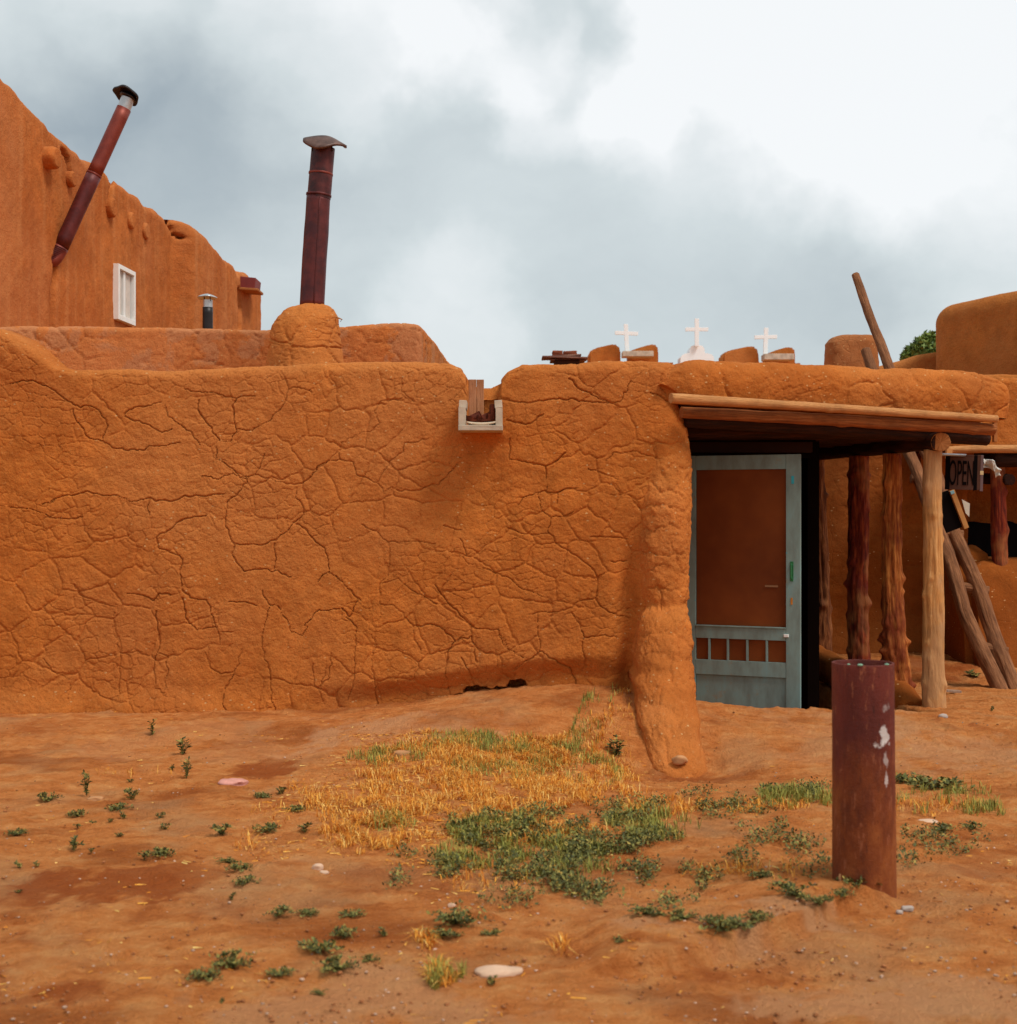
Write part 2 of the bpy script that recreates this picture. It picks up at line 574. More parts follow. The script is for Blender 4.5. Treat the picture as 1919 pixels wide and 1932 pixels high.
# ------------------------------------------------------------------ ground
CTRL = []
for u_, v_ in [(-100, 1350), (100, 1350), (300, 1350), (450, 1350), (600, 1350), (700, 1343), (800, 1331), (900, 1316), (1000, 1303),
               (1100, 1297), (1180, 1297)]:
    CTRL.append((PX(u_, 11.0), 11.0, PZ(v_, 11.0)))
    CTRL.append((PX(u_, 11.0), 12.2, PZ(v_, 11.0)))
CTRL += [(PX(1330, 11.4), 11.4, .035), (PX(1420, 11.4), 11.4, .04), (PX(1550, 11.4), 11.4, .035), (2.9, 11.4, .02), (3.56, 12.0, -.045),
         (4.3, 12.6, -.05), (5.2, 12.0, -.04), (4.4, 13.6, -.06), (4.5, 15.2, .05), (6, 15.2, .06), (3.2, 15.3, .06),
         (PX(1280, 9.8), 9.8, -.23), (PX(1320, 9.5), 9.5, -.17), (PX(1230, 9.4), 9.4, -.13), (PX(1280, 9.3), 9.3, -.14), (PX(1180, 10.2), 10.2, .02), (PX(1000, 9.8), 9.8, .06), (PX(800, 9.6), 9.6, .02),
         (PX(500, 9.6), 9.6, -.03), (PX(100, 9.6), 9.6, -.04), (PX(1500, 9.8), 9.8, -.09), (PX(1800, 9.8), 9.8, -.08),
         (PX(1350, 10.6), 10.6, -.02), (PX(1600, 10.8), 10.8, -.005),
         (-2.5, 8, -.05), (0, 8.2, -.01), (1.2, 8, -.03), (2.8, 8, -.06), (-1.5, 6, -.06), (0, 6.2, -.05), (1.2, 6.3, -.02),
         (1.9, 6.2, -.05), (2.6, 6, -.08), (-1.5, 4.6, -.06), (0, 4.6, -.06), (1.5, 4.6, -.09), (0, 2, -.06), (3, 3, -.08), (-3, 3, -.06)]
CTRL = np.array(CTRL)
EDGE = [(.30, 5.10), (.62, 5.22), (.95, 5.40), (1.20, 5.62), (1.42, 5.95)]


def gz(x, y, detail=False):
    x = np.asarray(x, float); y = np.asarray(y, float)
    num = np.zeros(np.broadcast(x, y).shape); den = np.full(num.shape, 1e-5)
    for cx_, cy_, cz_ in CTRL:
        w = np.exp(-((x - cx_) ** 2 + ((y - cy_) * 1.25) ** 2) / (2 * .48 ** 2)) + 1e-4 / (1 + (x - cx_) ** 2 + (y - cy_) ** 2)
        num += w * cz_; den += w
    z = num / den
    far = sstep(40, 90, np.hypot(x, y))
    z = z * (1 - far)
    # trodden edge running past the post: the far side lies a little higher
    ex = np.array([p[0] for p in EDGE]); ey = np.array([p[1] for p in EDGE])
    side = y - np.interp(x, ex, ey)
    win = sstep(.2, .5, x) * (1 - sstep(1.5, 1.7, x))
    z = z + .075 * win * sstep(-.010, .022, side + .03 * vnoise(x * 9, y * 9, seed=8)) * (1 - sstep(.25, .9, side))
    z = z + .05 * np.exp(-((x - 1.95) / .30) ** 2 - ((y - 6.25) / .5) ** 2)
    # sunken floor of the porch
    bx = 3.36 - .22 * (y - 12.0)
    pit = sstep(11.46, 11.56, y) * sstep(1.30, 1.40, x) * (1 - sstep(bx - .1, bx, x)) * (1 - sstep(14.6, 14.8, y))
    z = z - .42 * pit
    z = z - .115 * np.exp(-((x - 1.14) / .50) ** 4 - ((y - 9.85) / .50) ** 2)
    z = z + .055 * np.exp(-((x - 3.72) / .26) ** 2 - ((y - 11.55) / .22) ** 2) * (1 + .5 * vnoise(x * 7, y * 7, seed=13))
    z = z + .018 * fbm(x * .9, y * .9, seed=3, octs=3)
    if detail:
        near = np.clip(1.4 - np.hypot(x, y) / 30, 0, 1)
        z = z + near * (.012 * fbm(x * 4, y * 4, seed=21, octs=3) + .0062 * fbm(x * 15, y * 15, seed=23, octs=3, rough=.65))
        cl = np.clip(vnoise(x * 26, y * 26, seed=31) - .45, 0, 1) * np.clip(.5 + fbm(x * 1.3, y * 1.3, seed=33, octs=2), 0, 1)
        z = z + near * .030 * cl
        z = z + near * .012 * np.clip(fbm(x * 9, y * 9, seed=35, octs=3, rough=.65) - .35, 0, 1)
    return z


def ground_at(u, v):
    u = np.asarray(u, float); v = np.asarray(v, float)
    z = np.zeros(u.shape)
    for _ in range(6):
        y = FPX * (EYE - z) / (v - CY)
        x = (u - CX) / FPX * y
        z = gz(x, y)
    return x, y, z


def spaced(a, b, fine0, fine1, d, g=1.25):
    mid = list(np.arange(fine0, fine1, d))
    lo = []; x_ = fine0; s = d
    while x_ > a:
        s *= g; x_ -= s; lo.append(max(x_, a))
    hi = []; x_ = mid[-1]; s = d
    while x_ < b:
        s *= g; x_ += s; hi.append(min(x_, b))
    return np.array(lo[::-1] + mid + hi)


k = NT('bare_earth', .95, .1)
v = k.coord()
gb = k.noise(k.coord(scale=(1, 1.5, 1)), .8, 5.0, .6)
gm = k.noise(k.coord(scale=(1, 1.7, 1)), 5.0, 9.0, .74)
gf = k.noise(v, 75.0, 5.0, .75)
col = k.ramp(gm, [(.32, (.56, .155, .034)), (.48, (.78, .258, .066)), (.66, (.90, .39, .13))])
col = k.mix(k.ramp(gb, [(.53, 0.0), (.66, .75)]), col, (.40, .095, .018))
gq = k.noise(k.coord(scale=(1, 1.3, 1), loc=(4, 2, 0)), 2.3, 4.0, .6)
col = k.mix(k.ramp(gq, [(.58, 0.0), (.68, .45)]), col, (.40, .12, .03))
gp = k.noise(k.coord(loc=(7, 5, 0)), 1.1, 4.0, .6)
col = k.mix(k.ramp(gp, [(.52, 0.0), (.68, .55)]), col, (.60, .31, .14))
col = k.mix(k.ramp(gf, [(.30, .5), (.42, 0.0)]), col, (.34, .10, .026))
col = k.mix(k.ramp(gf, [(.60, 0.0), (.72, .5)]), col, (.74, .45, .25))
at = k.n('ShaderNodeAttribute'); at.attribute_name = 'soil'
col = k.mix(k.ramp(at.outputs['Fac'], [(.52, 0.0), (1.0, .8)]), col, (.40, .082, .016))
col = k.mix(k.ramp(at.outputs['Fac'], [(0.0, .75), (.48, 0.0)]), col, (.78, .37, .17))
k.color(col)
k.bump(k.math('ADD', gf, k.math('MULTIPLY', k.noise(v, 30.0, 7.0, .7), 2.5)), 1.0, .022)
M_earth = k.m

gx = spaced(-400, 400, -4.3, 5.6, .019)
gy = np.concatenate([spaced(-200, 4.0, 3.6, 4.0, .1)[:-2], np.arange(4.0, 7.5, .016), np.arange(7.5, 12.2, .023), spaced(12.2, 900, 12.2, 15.8, .05)])
gy = np.unique(np.round(gy, 5))
GX, GY = np.meshgrid(gx, gy, indexing='ij')
GZ = gz(GX, GY, True)
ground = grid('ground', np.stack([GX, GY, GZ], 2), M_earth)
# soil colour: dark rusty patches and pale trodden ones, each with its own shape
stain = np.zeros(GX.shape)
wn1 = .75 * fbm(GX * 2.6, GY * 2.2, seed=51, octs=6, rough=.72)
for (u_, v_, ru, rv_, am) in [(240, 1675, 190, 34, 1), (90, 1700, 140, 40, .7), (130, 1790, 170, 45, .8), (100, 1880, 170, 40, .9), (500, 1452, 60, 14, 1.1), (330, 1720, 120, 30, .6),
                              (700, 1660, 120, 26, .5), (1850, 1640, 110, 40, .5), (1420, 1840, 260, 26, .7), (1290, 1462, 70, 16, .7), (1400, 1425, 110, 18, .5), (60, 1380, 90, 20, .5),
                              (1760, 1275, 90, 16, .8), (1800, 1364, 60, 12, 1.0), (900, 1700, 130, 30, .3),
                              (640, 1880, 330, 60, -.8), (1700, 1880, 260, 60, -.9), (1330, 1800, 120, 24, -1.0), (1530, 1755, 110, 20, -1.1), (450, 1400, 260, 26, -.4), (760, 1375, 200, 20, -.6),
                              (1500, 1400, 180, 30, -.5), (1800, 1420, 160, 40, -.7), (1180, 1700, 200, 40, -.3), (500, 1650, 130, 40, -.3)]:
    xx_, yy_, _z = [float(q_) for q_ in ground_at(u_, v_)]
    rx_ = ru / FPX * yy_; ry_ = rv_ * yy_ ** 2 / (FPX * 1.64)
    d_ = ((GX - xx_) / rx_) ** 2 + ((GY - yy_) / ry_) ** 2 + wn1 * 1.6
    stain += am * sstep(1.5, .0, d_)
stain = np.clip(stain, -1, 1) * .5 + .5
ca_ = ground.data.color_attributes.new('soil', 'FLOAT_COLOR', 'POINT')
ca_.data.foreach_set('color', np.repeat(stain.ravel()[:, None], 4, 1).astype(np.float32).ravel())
tag(ground, kind='structure')


# ------------------------------------------------------------------ mud walls
def carve(U, V, seed=0, lines=None, mid=1.0, small=1.0, lumps=1.0, xs=1.0):
    """height of plaster over the wall plane: cracks down, plates proud"""
    wx = .05 * fbm(U * 3, V * 3, seed=seed + 1, octs=3); wy = .05 * fbm(U * 3 + 40, V * 3, seed=seed + 2, octs=3)
    sx = .010 * fbm(U * 22, V * 22, seed=seed + 3, octs=2); sy = .010 * fbm(U * 22 + 9, V * 22, seed=seed + 4, octs=2)
    h = lumps * (.022 * fbm(U * .8, V * .8, seed=seed + 5, octs=2) + .0065 * fbm(U * 4, V * 4, seed=seed + 6, octs=3)
                 + .0022 * fbm(U * 19, V * 19, seed=seed + 7, octs=4, rough=.7))
    if mid:
        # large cracks: 30 cm plates
        g = vnoise(U * 1.6 + 3, V * 1.6, seed=seed + 8)
        d = voro((U + wx + sx) / (.33 * xs), (V + wy + sy) / .27, seed + 9) * .30
        m_ = sstep(-.25, .25, g)
        h = h - mid * m_ * .017 * np.clip(1 - d / .017, 0, 1) ** .8 + mid * .004 * np.clip(d / .06, 0, 1)
    if small:
        g = vnoise(U * 2.6 + 13, V * 2.6, seed=seed + 10)
        d = voro((U + wx * 1.3 + sx) / (.135 * xs), (V + wy + sy * 1.3) / .085, seed + 11) * .11
        h = h - small * (.25 + .75 * sstep(-.35, .35, g)) * .0065 * np.clip(1 - d / .010, 0, 1)
    if lines is not None:
        d = polydist(U + sx * 1.1, V + sy * 1.1, lines)
        w = .0085 * (1 + .55 * vnoise(U * 5, V * 5, seed=seed + 12))
        h = h - .034 * np.clip(1.25 - d / w, 0, 1) + .005 * np.clip(d / .05, 0, 1)
    return h


def sweep(path, inward, H, prof_in, zb, r, dz, seed, lines=None, mid=1.0, small=1.0, lumps=1.0, extra=None, xs=1.0, UVoff=0.0, batter=0.0):
    """wall along path (n,2) with unit inward directions (n,2) and top heights H (n)"""
    n = len(path)
    nf = int((np.max(H) - zb) / dz)
    t = np.linspace(0, 1, nf)
    zf = zb + (H[:, None] - r - zb) * t[None]
    df = np.zeros_like(zf) + batter * (zf - zb)
    na = max(5, int(r * 1.57 / dz))
    a = np.linspace(0, np.pi / 2, na + 1)[1:]
    da = r * (1 - np.cos(a)); za = r * np.sin(a)
    top_d = np.linspace(r, prof_in, max(3, int((prof_in - r) / .03)))[1:]
    D = np.concatenate([df, np.repeat(da[None], n, 0) + df[:, -1:], np.repeat(top_d[None], n, 0) + df[:, -1:],
                        np.repeat(np.array([[prof_in + .03, prof_in + .04]]), n, 0) + df[:, -1:]], 1)
    Z = np.concatenate([zf, (H - r)[:, None] + za[None], np.repeat(H[:, None], len(top_d), 1),
                        H[:, None] - np.array([[.06, .5]])], 1)
    P = np.zeros(D.shape + (3,))
    P[..., 0] = path[:, None, 0] + inward[:, None, 0] * D
    P[..., 1] = path[:, None, 1] + inward[:, None, 1] * D
    P[..., 2] = Z
    s = np.concatenate([[0], np.cumsum(np.hypot(*np.diff(path, axis=0).T))]) + UVoff
    U = np.repeat(s[:, None], D.shape[1], 1)
    V = Z + (D - D[:, :1]) * .9
    Nn = normals(P)
    # normals point outward: away from the inward direction
    sgn = np.sign(np.sum(Nn[:, nf // 2, :2] * -inward, axis=1))
    Nn = Nn * (1 if np.median(sgn) > 0 else -1)
    h = carve(U, V, seed, lines, mid, small, lumps, xs)
    if extra is not None:
        h = h + extra(P, U, V)
    P = P + Nn * h[..., None]
    return P, U, V


def tr4(pts): return [(a * .5, 652.5 + b * .5) for a, b in pts]
def tr5(pts): return [(767.6 + a * .437, 652.5 + b * .437) for a, b in pts]


CR4 = [
    [(40, 140), (120, 130), (200, 165), (250, 205), (300, 232), (345, 225)],
    [(275, 240), (280, 270), (300, 300), (330, 345), (390, 358), (430, 388), (490, 393), (540, 398), (570, 378), (620, 375), (680, 365)],
    [(345, 225), (375, 245), (408, 300), (385, 345)],
    [(470, 265), (500, 280), (560, 300), (610, 325), (650, 315)], [(470, 260), (480, 240), (560, 225), (610, 215)],
    [(625, 220), (635, 265), (680, 300), (720, 325), (760, 375)],
    [(750, 205), (752, 260), (800, 310), (830, 360), (870, 360), (890, 320), (880, 230), (890, 200)],
    [(820, 375), (820, 430), (880, 465), (905, 495), (960, 490), (990, 440), (1000, 405)],
    [(760, 487), (820, 503), (880, 480), (905, 498), (930, 500), (970, 485), (1020, 505), (1080, 520), (1140, 517), (1175, 490),
     (1200, 455), (1240, 435), (1280, 428), (1330, 440), (1350, 485), (1430, 520), (1450, 560)],
    [(1060, 516), (1090, 521), (1140, 519), (1170, 497)],
    [(160, 600), (200, 580), (260, 565), (330, 550), (380, 565), (450, 568), (490, 585), (560, 578), (640, 588), (700, 570),
     (780, 565), (850, 555)],
    [(40, 610), (110, 615), (200, 650), (310, 650)], [(560, 580), (563, 640)],
    [(940, 500), (905, 550), (860, 590), (850, 650), (860, 710), (885, 750), (960, 750), (1030, 740), (1080, 700), (1110, 665),
     (1148, 640), (1145, 610), (1115, 570), (1120, 530)],
    [(1450, 550), (1480, 535), (1520, 550), (1580, 540), (1650, 520), (1700, 480), (1730, 445)],
    [(1430, 515), (1440, 480), (1480, 430), (1520, 400), (1530, 370), (1620, 350)],
    [(1150, 690), (1180, 730), (1220, 765), (1240, 810), (1240, 850), (1290, 890), (1340, 945), (1360, 960)],
    [(1240, 850), (1200, 885)], [(1120, 670), (1150, 690)],
    [(1370, 680), (1420, 700), (1465, 745), (1470, 790), (1460, 870), (1430, 900), (1435, 970)], [(1465, 740), (1540, 735), (1640, 745)],
    [(885, 755), (880, 790), (920, 850), (1000, 840), (1040, 850), (1100, 870)], [(1035, 745), (1040, 800), (1035, 840)],
    [(590, 720), (600, 760), (640, 780), (690, 800), (680, 850), (690, 920), (720, 950), (780, 960), (810, 1040), (830, 1120)],
    [(590, 720), (640, 690), (690, 655), (780, 640)],
    [(690, 950), (700, 1030), (740, 1070), (820, 1060)], [(480, 935), (540, 940), (580, 965), (600, 930), (650, 940)],
    [(280, 905), (300, 940), (370, 970), (430, 980)],
    [(590, 1000), (600, 1140), (580, 1200), (585, 1290), (625, 1310), (635, 1400)], [(600, 1160), (630, 1170), (630, 1240), (620, 1300)],
    [(780, 1160), (790, 1210), (830, 1240), (880, 1235), (900, 1200), (910, 1140)], [(880, 1240), (850, 1300), (840, 1350), (860, 1395)],
    [(990, 920), (1000, 960), (1020, 980), (1050, 980), (1085, 1040), (1100, 1085), (1140, 1090), (1160, 1060)],
    [(1015, 985), (1000, 1050), (985, 1100), (1000, 1180), (1020, 1230), (1025, 1340), (1050, 1400)],
    [(1310, 1020), (1345, 1060), (1340, 1150), (1340, 1250), (1310, 1340)], [(1290, 990), (1320, 1020), (1350, 950)],
    [(1150, 1060), (1200, 1000), (1290, 990)],
    [(1400, 1090), (1420, 1130), (1400, 1180), (1410, 1270), (1425, 1400)], [(1250, 1160), (1240, 1250), (1200, 1295), (1225, 1350)],
    [(1180, 1200), (1185, 1280), (1210, 1300), (1230, 1210)],
    [(1430, 970), (1480, 980), (1520, 1010), (1560, 1060), (1640, 1050), (1720, 1110), (1690, 1160), (1680, 1240), (1700, 1330)],
    [(1640, 900), (1700, 980), (1760, 1040), (1800, 1065), (1880, 1070), (1919, 1140)],
    [(1730, 1110), (1780, 1100), (1800, 1200)], [(1740, 1180), (1770, 1220), (1790, 1300)],
    [(1090, 150), (1085, 200), (1050, 250), (1000, 290), (950, 320), (895, 315)], [(1090, 160), (1150, 160), (1180, 180)],
    [(700, 165), (800, 175), (880, 195), (960, 185)], [(1280, 430), (1290, 370), (1330, 340), (1400, 320), (1440, 290), (1410, 250)],
    [(1060, 90), (1090, 150)], [(1410, 250), (1440, 210), (1520, 200)], [(1520, 120), (1515, 170), (1560, 210)],
    [(860, 970), (920, 965), (970, 985)], [(430, 1000), (430, 1080), (455, 1170), (450, 1300)], [(160, 1180), (210, 1240), (260, 1260), (265, 1330)],
    [(830, 1080), (880, 1080)], [(1560, 1060), (1560, 1110), (1590, 1150)], [(1440, 900), (1500, 880), (1600, 950), (1650, 975)],
]
CR5 = [
    [(430, 320), (480, 330), (520, 340), (560, 315), (590, 290)], [(440, 400), (445, 490), (500, 495), (550, 510), (600, 520), (660, 495), (680, 460)],
    [(600, 520), (605, 630), (650, 635)], [(480, 690), (500, 660), (560, 635), (605, 630)], [(560, 640), (585, 710), (625, 740), (680, 735), (720, 710)],
    [(650, 635), (690, 620), (740, 615)], [(650, 636), (650, 680)],
    [(625, 740), (610, 800), (660, 865), (720, 900), (790, 950), (820, 1000), (815, 1090), (840, 1130), (900, 1165), (960, 1180)],
    [(815, 1090), (740, 1100), (710, 1135), (640, 1145), (560, 1155), (530, 1160)],
    [(560, 1155), (565, 1230), (580, 1280), (575, 1320), (520, 1360), (470, 1390), (475, 1440)], [(580, 1320), (640, 1360), (710, 1395), (740, 1480)],
    [(710, 1140), (770, 1260), (760, 1300), (775, 1390)], [(400, 1230), (410, 1290), (470, 1330), (510, 1350)],
    [(430, 780), (500, 810), (560, 815), (610, 805)],
    [(780, 530), (840, 550), (900, 575)],
    [(850, 500), (880, 465), (980, 455), (1040, 480), (1090, 510), (1100, 540), (1060, 590), (1010, 640), (975, 660), (900, 640), (850, 635)],
    [(1100, 540), (1160, 500), (1170, 470)], [(700, 140), (750, 190), (830, 225), (880, 245), (930, 240), (950, 200), (980, 150)],
    [(400, 225), (520, 250), (640, 225), (760, 240), (880, 248)],
    [(1060, 200), (1110, 215), (1140, 235)], [(1110, 120), (1115, 180), (1130, 200)], [(400, 150), (440, 110), (500, 95)],
    [(975, 660), (985, 690), (1010, 750), (1020, 810)], [(1150, 680), (1190, 710), (1190, 750)],
    [(330, 960), (440, 1000), (500, 1050), (590, 1080)], [(230, 830), (260, 900)], [(160, 780), (230, 800)],
    [(790, 825), (870, 825), (950, 835)], [(770, 1260), (850, 1250), (900, 1260)], [(880, 930), (940, 930)],
    [(1000, 1180), (1050, 1130), (1100, 1125), (1160, 1130), (1220, 1165)],
]
YW = 11.2
CRL = [[(PX(a, YW), PZ(b, YW)) for a, b in ln] for ln in [tr4(c) for c in CR4] + [tr5(c) for c in CR5]]


def extend_path(x0, x1, y, d):
    xs_ = np.arange(x0, x1, d)
    return np.stack([xs_, np.full(len(xs_), y)], 1)


house = thing('adobe_house', (0, 11.2, 0), 'low cracked orange mud house with a log porch and blue-green screen door', 'house')

# front wall: straight run, then the rounded corner turning back to the door
XE = PX(1290, YW)
step_ = .0066
run = extend_path(PX(-90, YW), XE - .20, YW, step_)
ang = np.linspace(0, np.pi / 2, 34)[1:]
rc = .20
arc = np.stack([XE - rc + rc * np.sin(ang), YW + rc - rc * np.cos(ang)], 1)
back = np.stack([np.full(28, XE), np.linspace(YW + rc, 12.45, 29)[1:]], 1)
path = np.concatenate([run, arc, back])
inw = np.concatenate([np.repeat([[0, 1.0]], len(run), 0), np.stack([-np.sin(ang), np.cos(ang)], 1), np.repeat([[-1.0, 0]], 28, 0)])
up = path[:, 0] / YW * FPX + CX
topu = [-90, 0, 22, 45, 75, 104, 140, 300, 450, 600, 780, 850, 868, 884, 900, 925, 944, 958, 985, 1100, 1250, 1400]
topv = [622, 628, 636, 646, 666, 686, 693, 697, 693, 686, 683, 686, 694, 716, 726, 726, 716, 698, 687, 684, 683, 683]
Hh = PZ(np.interp(up, topu, topv), YW) + .008 * fbm(path[:, 0] * 4, path[:, 0] * 0, seed=61, octs=3)
EDGE_R = ([690, 760, 800, 850, 900, 950, 1000, 1150, 1250, 1300, 1400, 1500], [1283, 1283, 1294, 1303, 1307, 1304, 1298, 1298, 1303, 1306, 1310, 1312])


def front_extra(P, U, V):
    x_, z_ = P[..., 0], P[..., 2]
    uu = x_ / YW * FPX + CX; vv = CY - (z_ - EYE) / YW * FPX
    h = np.zeros_like(x_)
    isf = (P[..., 1] < YW + .35)
    # groove of the roof drain
    h -= .11 * sstep(878, 888, uu) * (1 - sstep(936, 946, uu)) * sstep(812, 796, -0 + vv) * isf * (vv > 690)
    h -= .05 * np.exp(-((uu - 908) / 50) ** 2) * sstep(815, 840, vv) * (1 - sstep(860, 1150, vv)) * isf
    # hollowed foot of the wall
    foot = np.interp(uu, [-90, 560, 640, 760, 900, 1000, 1110, 1180, 1230], [0, 0, .4, 1, 1, .95, .8, .3, 0])
    base_v = np.interp(uu, [0, 600, 700, 800, 900, 1000, 1100, 1180], [1350, 1350, 1343, 1331, 1316, 1303, 1297, 1297])
    h -= .10 * foot * sstep(-62, -18, vv - base_v) * isf
    # broken holes at the foot
    for cu, cv, ru, rv, dd in [(905, 1308, 32, 10, .20), (976, 1297, 18, 14, .24), (945, 1306, 18, 7, .16), (868, 1318, 12, 6, .10)]:
        q = ((uu - cu) / ru) ** 2 + ((vv - cv) / rv) ** 2 + .5 * vnoise(uu / 6, vv / 6, seed=71)
        h -= dd * sstep(1.1, .75, q) * isf
    # mud thrown up against the foot on the left
    h += .06 * sstep(600, 300, uu) * sstep(1290, 1352, vv) * isf
    # left pier slumps towards the viewer
    h += .05 * sstep(130, 20, uu) * sstep(760, 640, vv)
    # hollow beside the buttress
    h -= .11 * np.exp(-((uu - 1184) / 22) ** 2) * sstep(900, 1150, vv) * isf
    h += .03 * np.exp(-((uu - 1245) / 45) ** 2) * sstep(900, 1000, vv) * isf
    return h


Pw, Uw, Vw = sweep(path, inw, Hh, .45, -.12, .085, .0066, 100, lines=None, mid=0, small=0, lumps=0)
# measure the traced cracks in the plane of the wall
Xw = Pw[..., 0].copy(); Zw = Pw[..., 2].copy()
# shape of the corner edge, by height
vv_ = CY - (Zw - EYE) / YW * FPX
shift = PX(np.interp(vv_, EDGE_R[0], EDGE_R[1]), YW) - XE
wgt = sstep(XE - .9, XE, Pw[..., 0])
Nw = normals(Pw)
if np.median(Nw[100, 20:200, 1]) > 0: Nw = -Nw
cracks = carve(Xw, Vw, 100, None, .55, 1.25, .9) + np.where(Pw[..., 1] < YW + .3, 1, 0) * (
    -(.017 + .009 * vnoise(Xw * 2.2, Vw * 2.2, seed=113)) * np.clip(1.25 - (lambda d, w: d / w)(polydist(Xw + .010 * fbm(Xw * 22, Vw * 22, seed=103, octs=2), Vw + .010 * fbm(Xw * 22 + 9, Vw * 22, seed=104, octs=2), CRL),
                                              0.0043 * (1 + .6 * vnoise(Xw * 3, Vw * 3, seed=112))), 0, 1))
Pw = Pw + Nw * (cracks + front_extra(Pw, Uw, Vw))[..., None]
Pw[..., 0] += shift * wgt
wall = grid('front_wall', Pw, M_adobe, house, uv=(Xw, Vw))
tag(wall, 'cracked orange mud front wall')

# buttress: rings stacked from the ground up (u left, u right, depth of the front, as seen in the photograph)
rows = [(1520, 1226, 1336, 9.84), (1475, 1226, 1335, 9.88), (1452, 1224, 1333, 9.92), (1425, 1217, 1329, 10.00), (1390, 1209, 1322, 10.14), (1340, 1202, 1317, 10.36),
        (1290, 1198, 1311, 10.56), (1240, 1197, 1308, 10.70), (1195, 1199, 1305, 10.80), (1168, 1204, 1302, 10.86), (1155, 1211, 1299, 10.92), (1146, 1219, 1296, 10.99),
        (1136, 1210, 1299, 11.04), (1050, 1199, 1300, 11.06), (950, 1199, 1303, 11.10), (860, 1216, 1300, 11.20), (790, 1236, 1288, 11.32)]
rv = np.array([r_[0] for r_ in rows], float)
zz = np.array([PZ(r_[0], r_[3]) for r_ in rows])
o_ = np.argsort(zz)
zs = np.arange(zz.min(), zz.max(), .010)
fu0 = np.interp(zs, zz[o_], np.array([r_[1] for r_ in rows], float)[o_])
fu1 = np.interp(zs, zz[o_], np.array([r_[2] for r_ in rows], float)[o_])
fy = np.interp(zs, zz[o_], np.array([r_[3] for r_ in rows], float)[o_])
ker = np.ones(5) / 5
pad = lambda a: np.convolve(np.pad(a, 2, 'edge'), ker, 'valid')
fu0, fu1, fy = pad(fu0), pad(fu1), pad(fy)
na_ = 110
th = np.linspace(-np.pi, 0, na_)
Yb = 11.45
dep = Yb - fy
ysd = fy + np.minimum(dep, .22)
hw = (fu1 - fu0) / 2 / FPX * ysd
xc = ((fu1 + fu0) / 2 - CX) / FPX * ysd
se = lambda a, p: np.sign(a) * np.abs(a) ** p
Pb = np.zeros((len(zs), na_, 3))
Pb[..., 0] = xc[:, None] + hw[:, None] * se(np.cos(th), .95)[None]
Pb[..., 1] = Yb + dep[:, None] * 0
Pb[..., 2] = zs[:, None]
# front half round with radius hw, sides running back to the wall
fr = np.minimum(dep, hw * 1.2)
Pb[..., 1] = np.where(np.abs(np.cos(th))[None] > .995, Yb, (fy + fr)[:, None] - fr[:, None] * se(-np.sin(th), .9)[None])
Nb = normals(Pb)
if np.median(Nb[:, na_ // 2, 1]) > 0: Nb = -Nb
Ub = np.repeat((th * .28)[None], len(zs), 0); Vb = np.repeat(zs[:, None], na_, 1)
hb = carve(Ub * 1.1 + 2, Vb * 1.25, 143, None, .45, 1.0, .8, 1.5)
BL = [tr5(c) for c in [[(985, 700), (1050, 690), (1130, 690), (1190, 715)], [(995, 780), (1060, 800), (1130, 770), (1180, 790)], [(980, 900), (1050, 890), (1110, 910), (1200, 900)],
      [(985, 1000), (1060, 960), (1110, 940)], [(990, 1185), (1010, 1160), (1050, 1133), (1100, 1125), (1160, 1130), (1225, 1165)], [(1010, 1250), (1100, 1228), (1180, 1245), (1220, 1280)],
      [(1020, 1330), (1070, 1318), (1140, 1332), (1235, 1362)], [(1035, 1450), (1080, 1470), (1150, 1465), (1240, 1440)], [(1040, 1530), (1130, 1560), (1200, 1605), (1245, 1590)],
      [(1060, 1660), (1110, 1640), (1170, 1690), (1250, 1690)], [(1060, 590), (1100, 640), (1130, 620), (1190, 650)], [(1130, 830), (1160, 900), (1190, 980), (1225, 990)],
      [(1040, 1050), (1090, 1040), (1140, 1060), (1215, 1040)], [(1090, 1125), (1100, 1080), (1080, 1030)], [(1150, 1330), (1140, 1400), (1160, 1465)], [(1100, 1470), (1090, 1545)], [(1180, 1245), (1175, 1345)]]]
BL = [[(a / 100.0, b / 100.0) for a, b in ln] for ln in BL]
bu = (Pb[..., 0] / (Pb[..., 1]) * FPX + CX) / 100.0; bv = (CY - (Pb[..., 2] - EYE) / Pb[..., 1] * FPX) / 100.0
dB = polydist(bu + .03 * fbm(Ub * 25, Vb * 25, seed=61, octs=2), bv + .03 * fbm(Ub * 25 + 7, Vb * 25, seed=62, octs=2), BL, .5)
hb -= .011 * np.clip(1.3 - dB / .016, 0, 1) - .004 * np.clip(dB / .12, 0, 1)
hb += .006 * fbm(Ub * 10, Vb * 14, seed=63, octs=4, rough=.65)
hb += .020 * np.sin(Vb * 26 + 2 * vnoise(Vb * 4, Ub * 2, seed=5)) * sstep(1.0, .4, Vb) * .5
hb -= .03 * np.exp(-((Vb - PZ(1140, 11.05)) / .022) ** 2) * sstep(-.9, -.5, Ub)
Pb = Pb + Nb * hb[..., None]
but = grid('buttress', Pb, adobe('adobe_buttress', (.55, .172, .036), fine=.014), house, uv=(Ub, Vb))

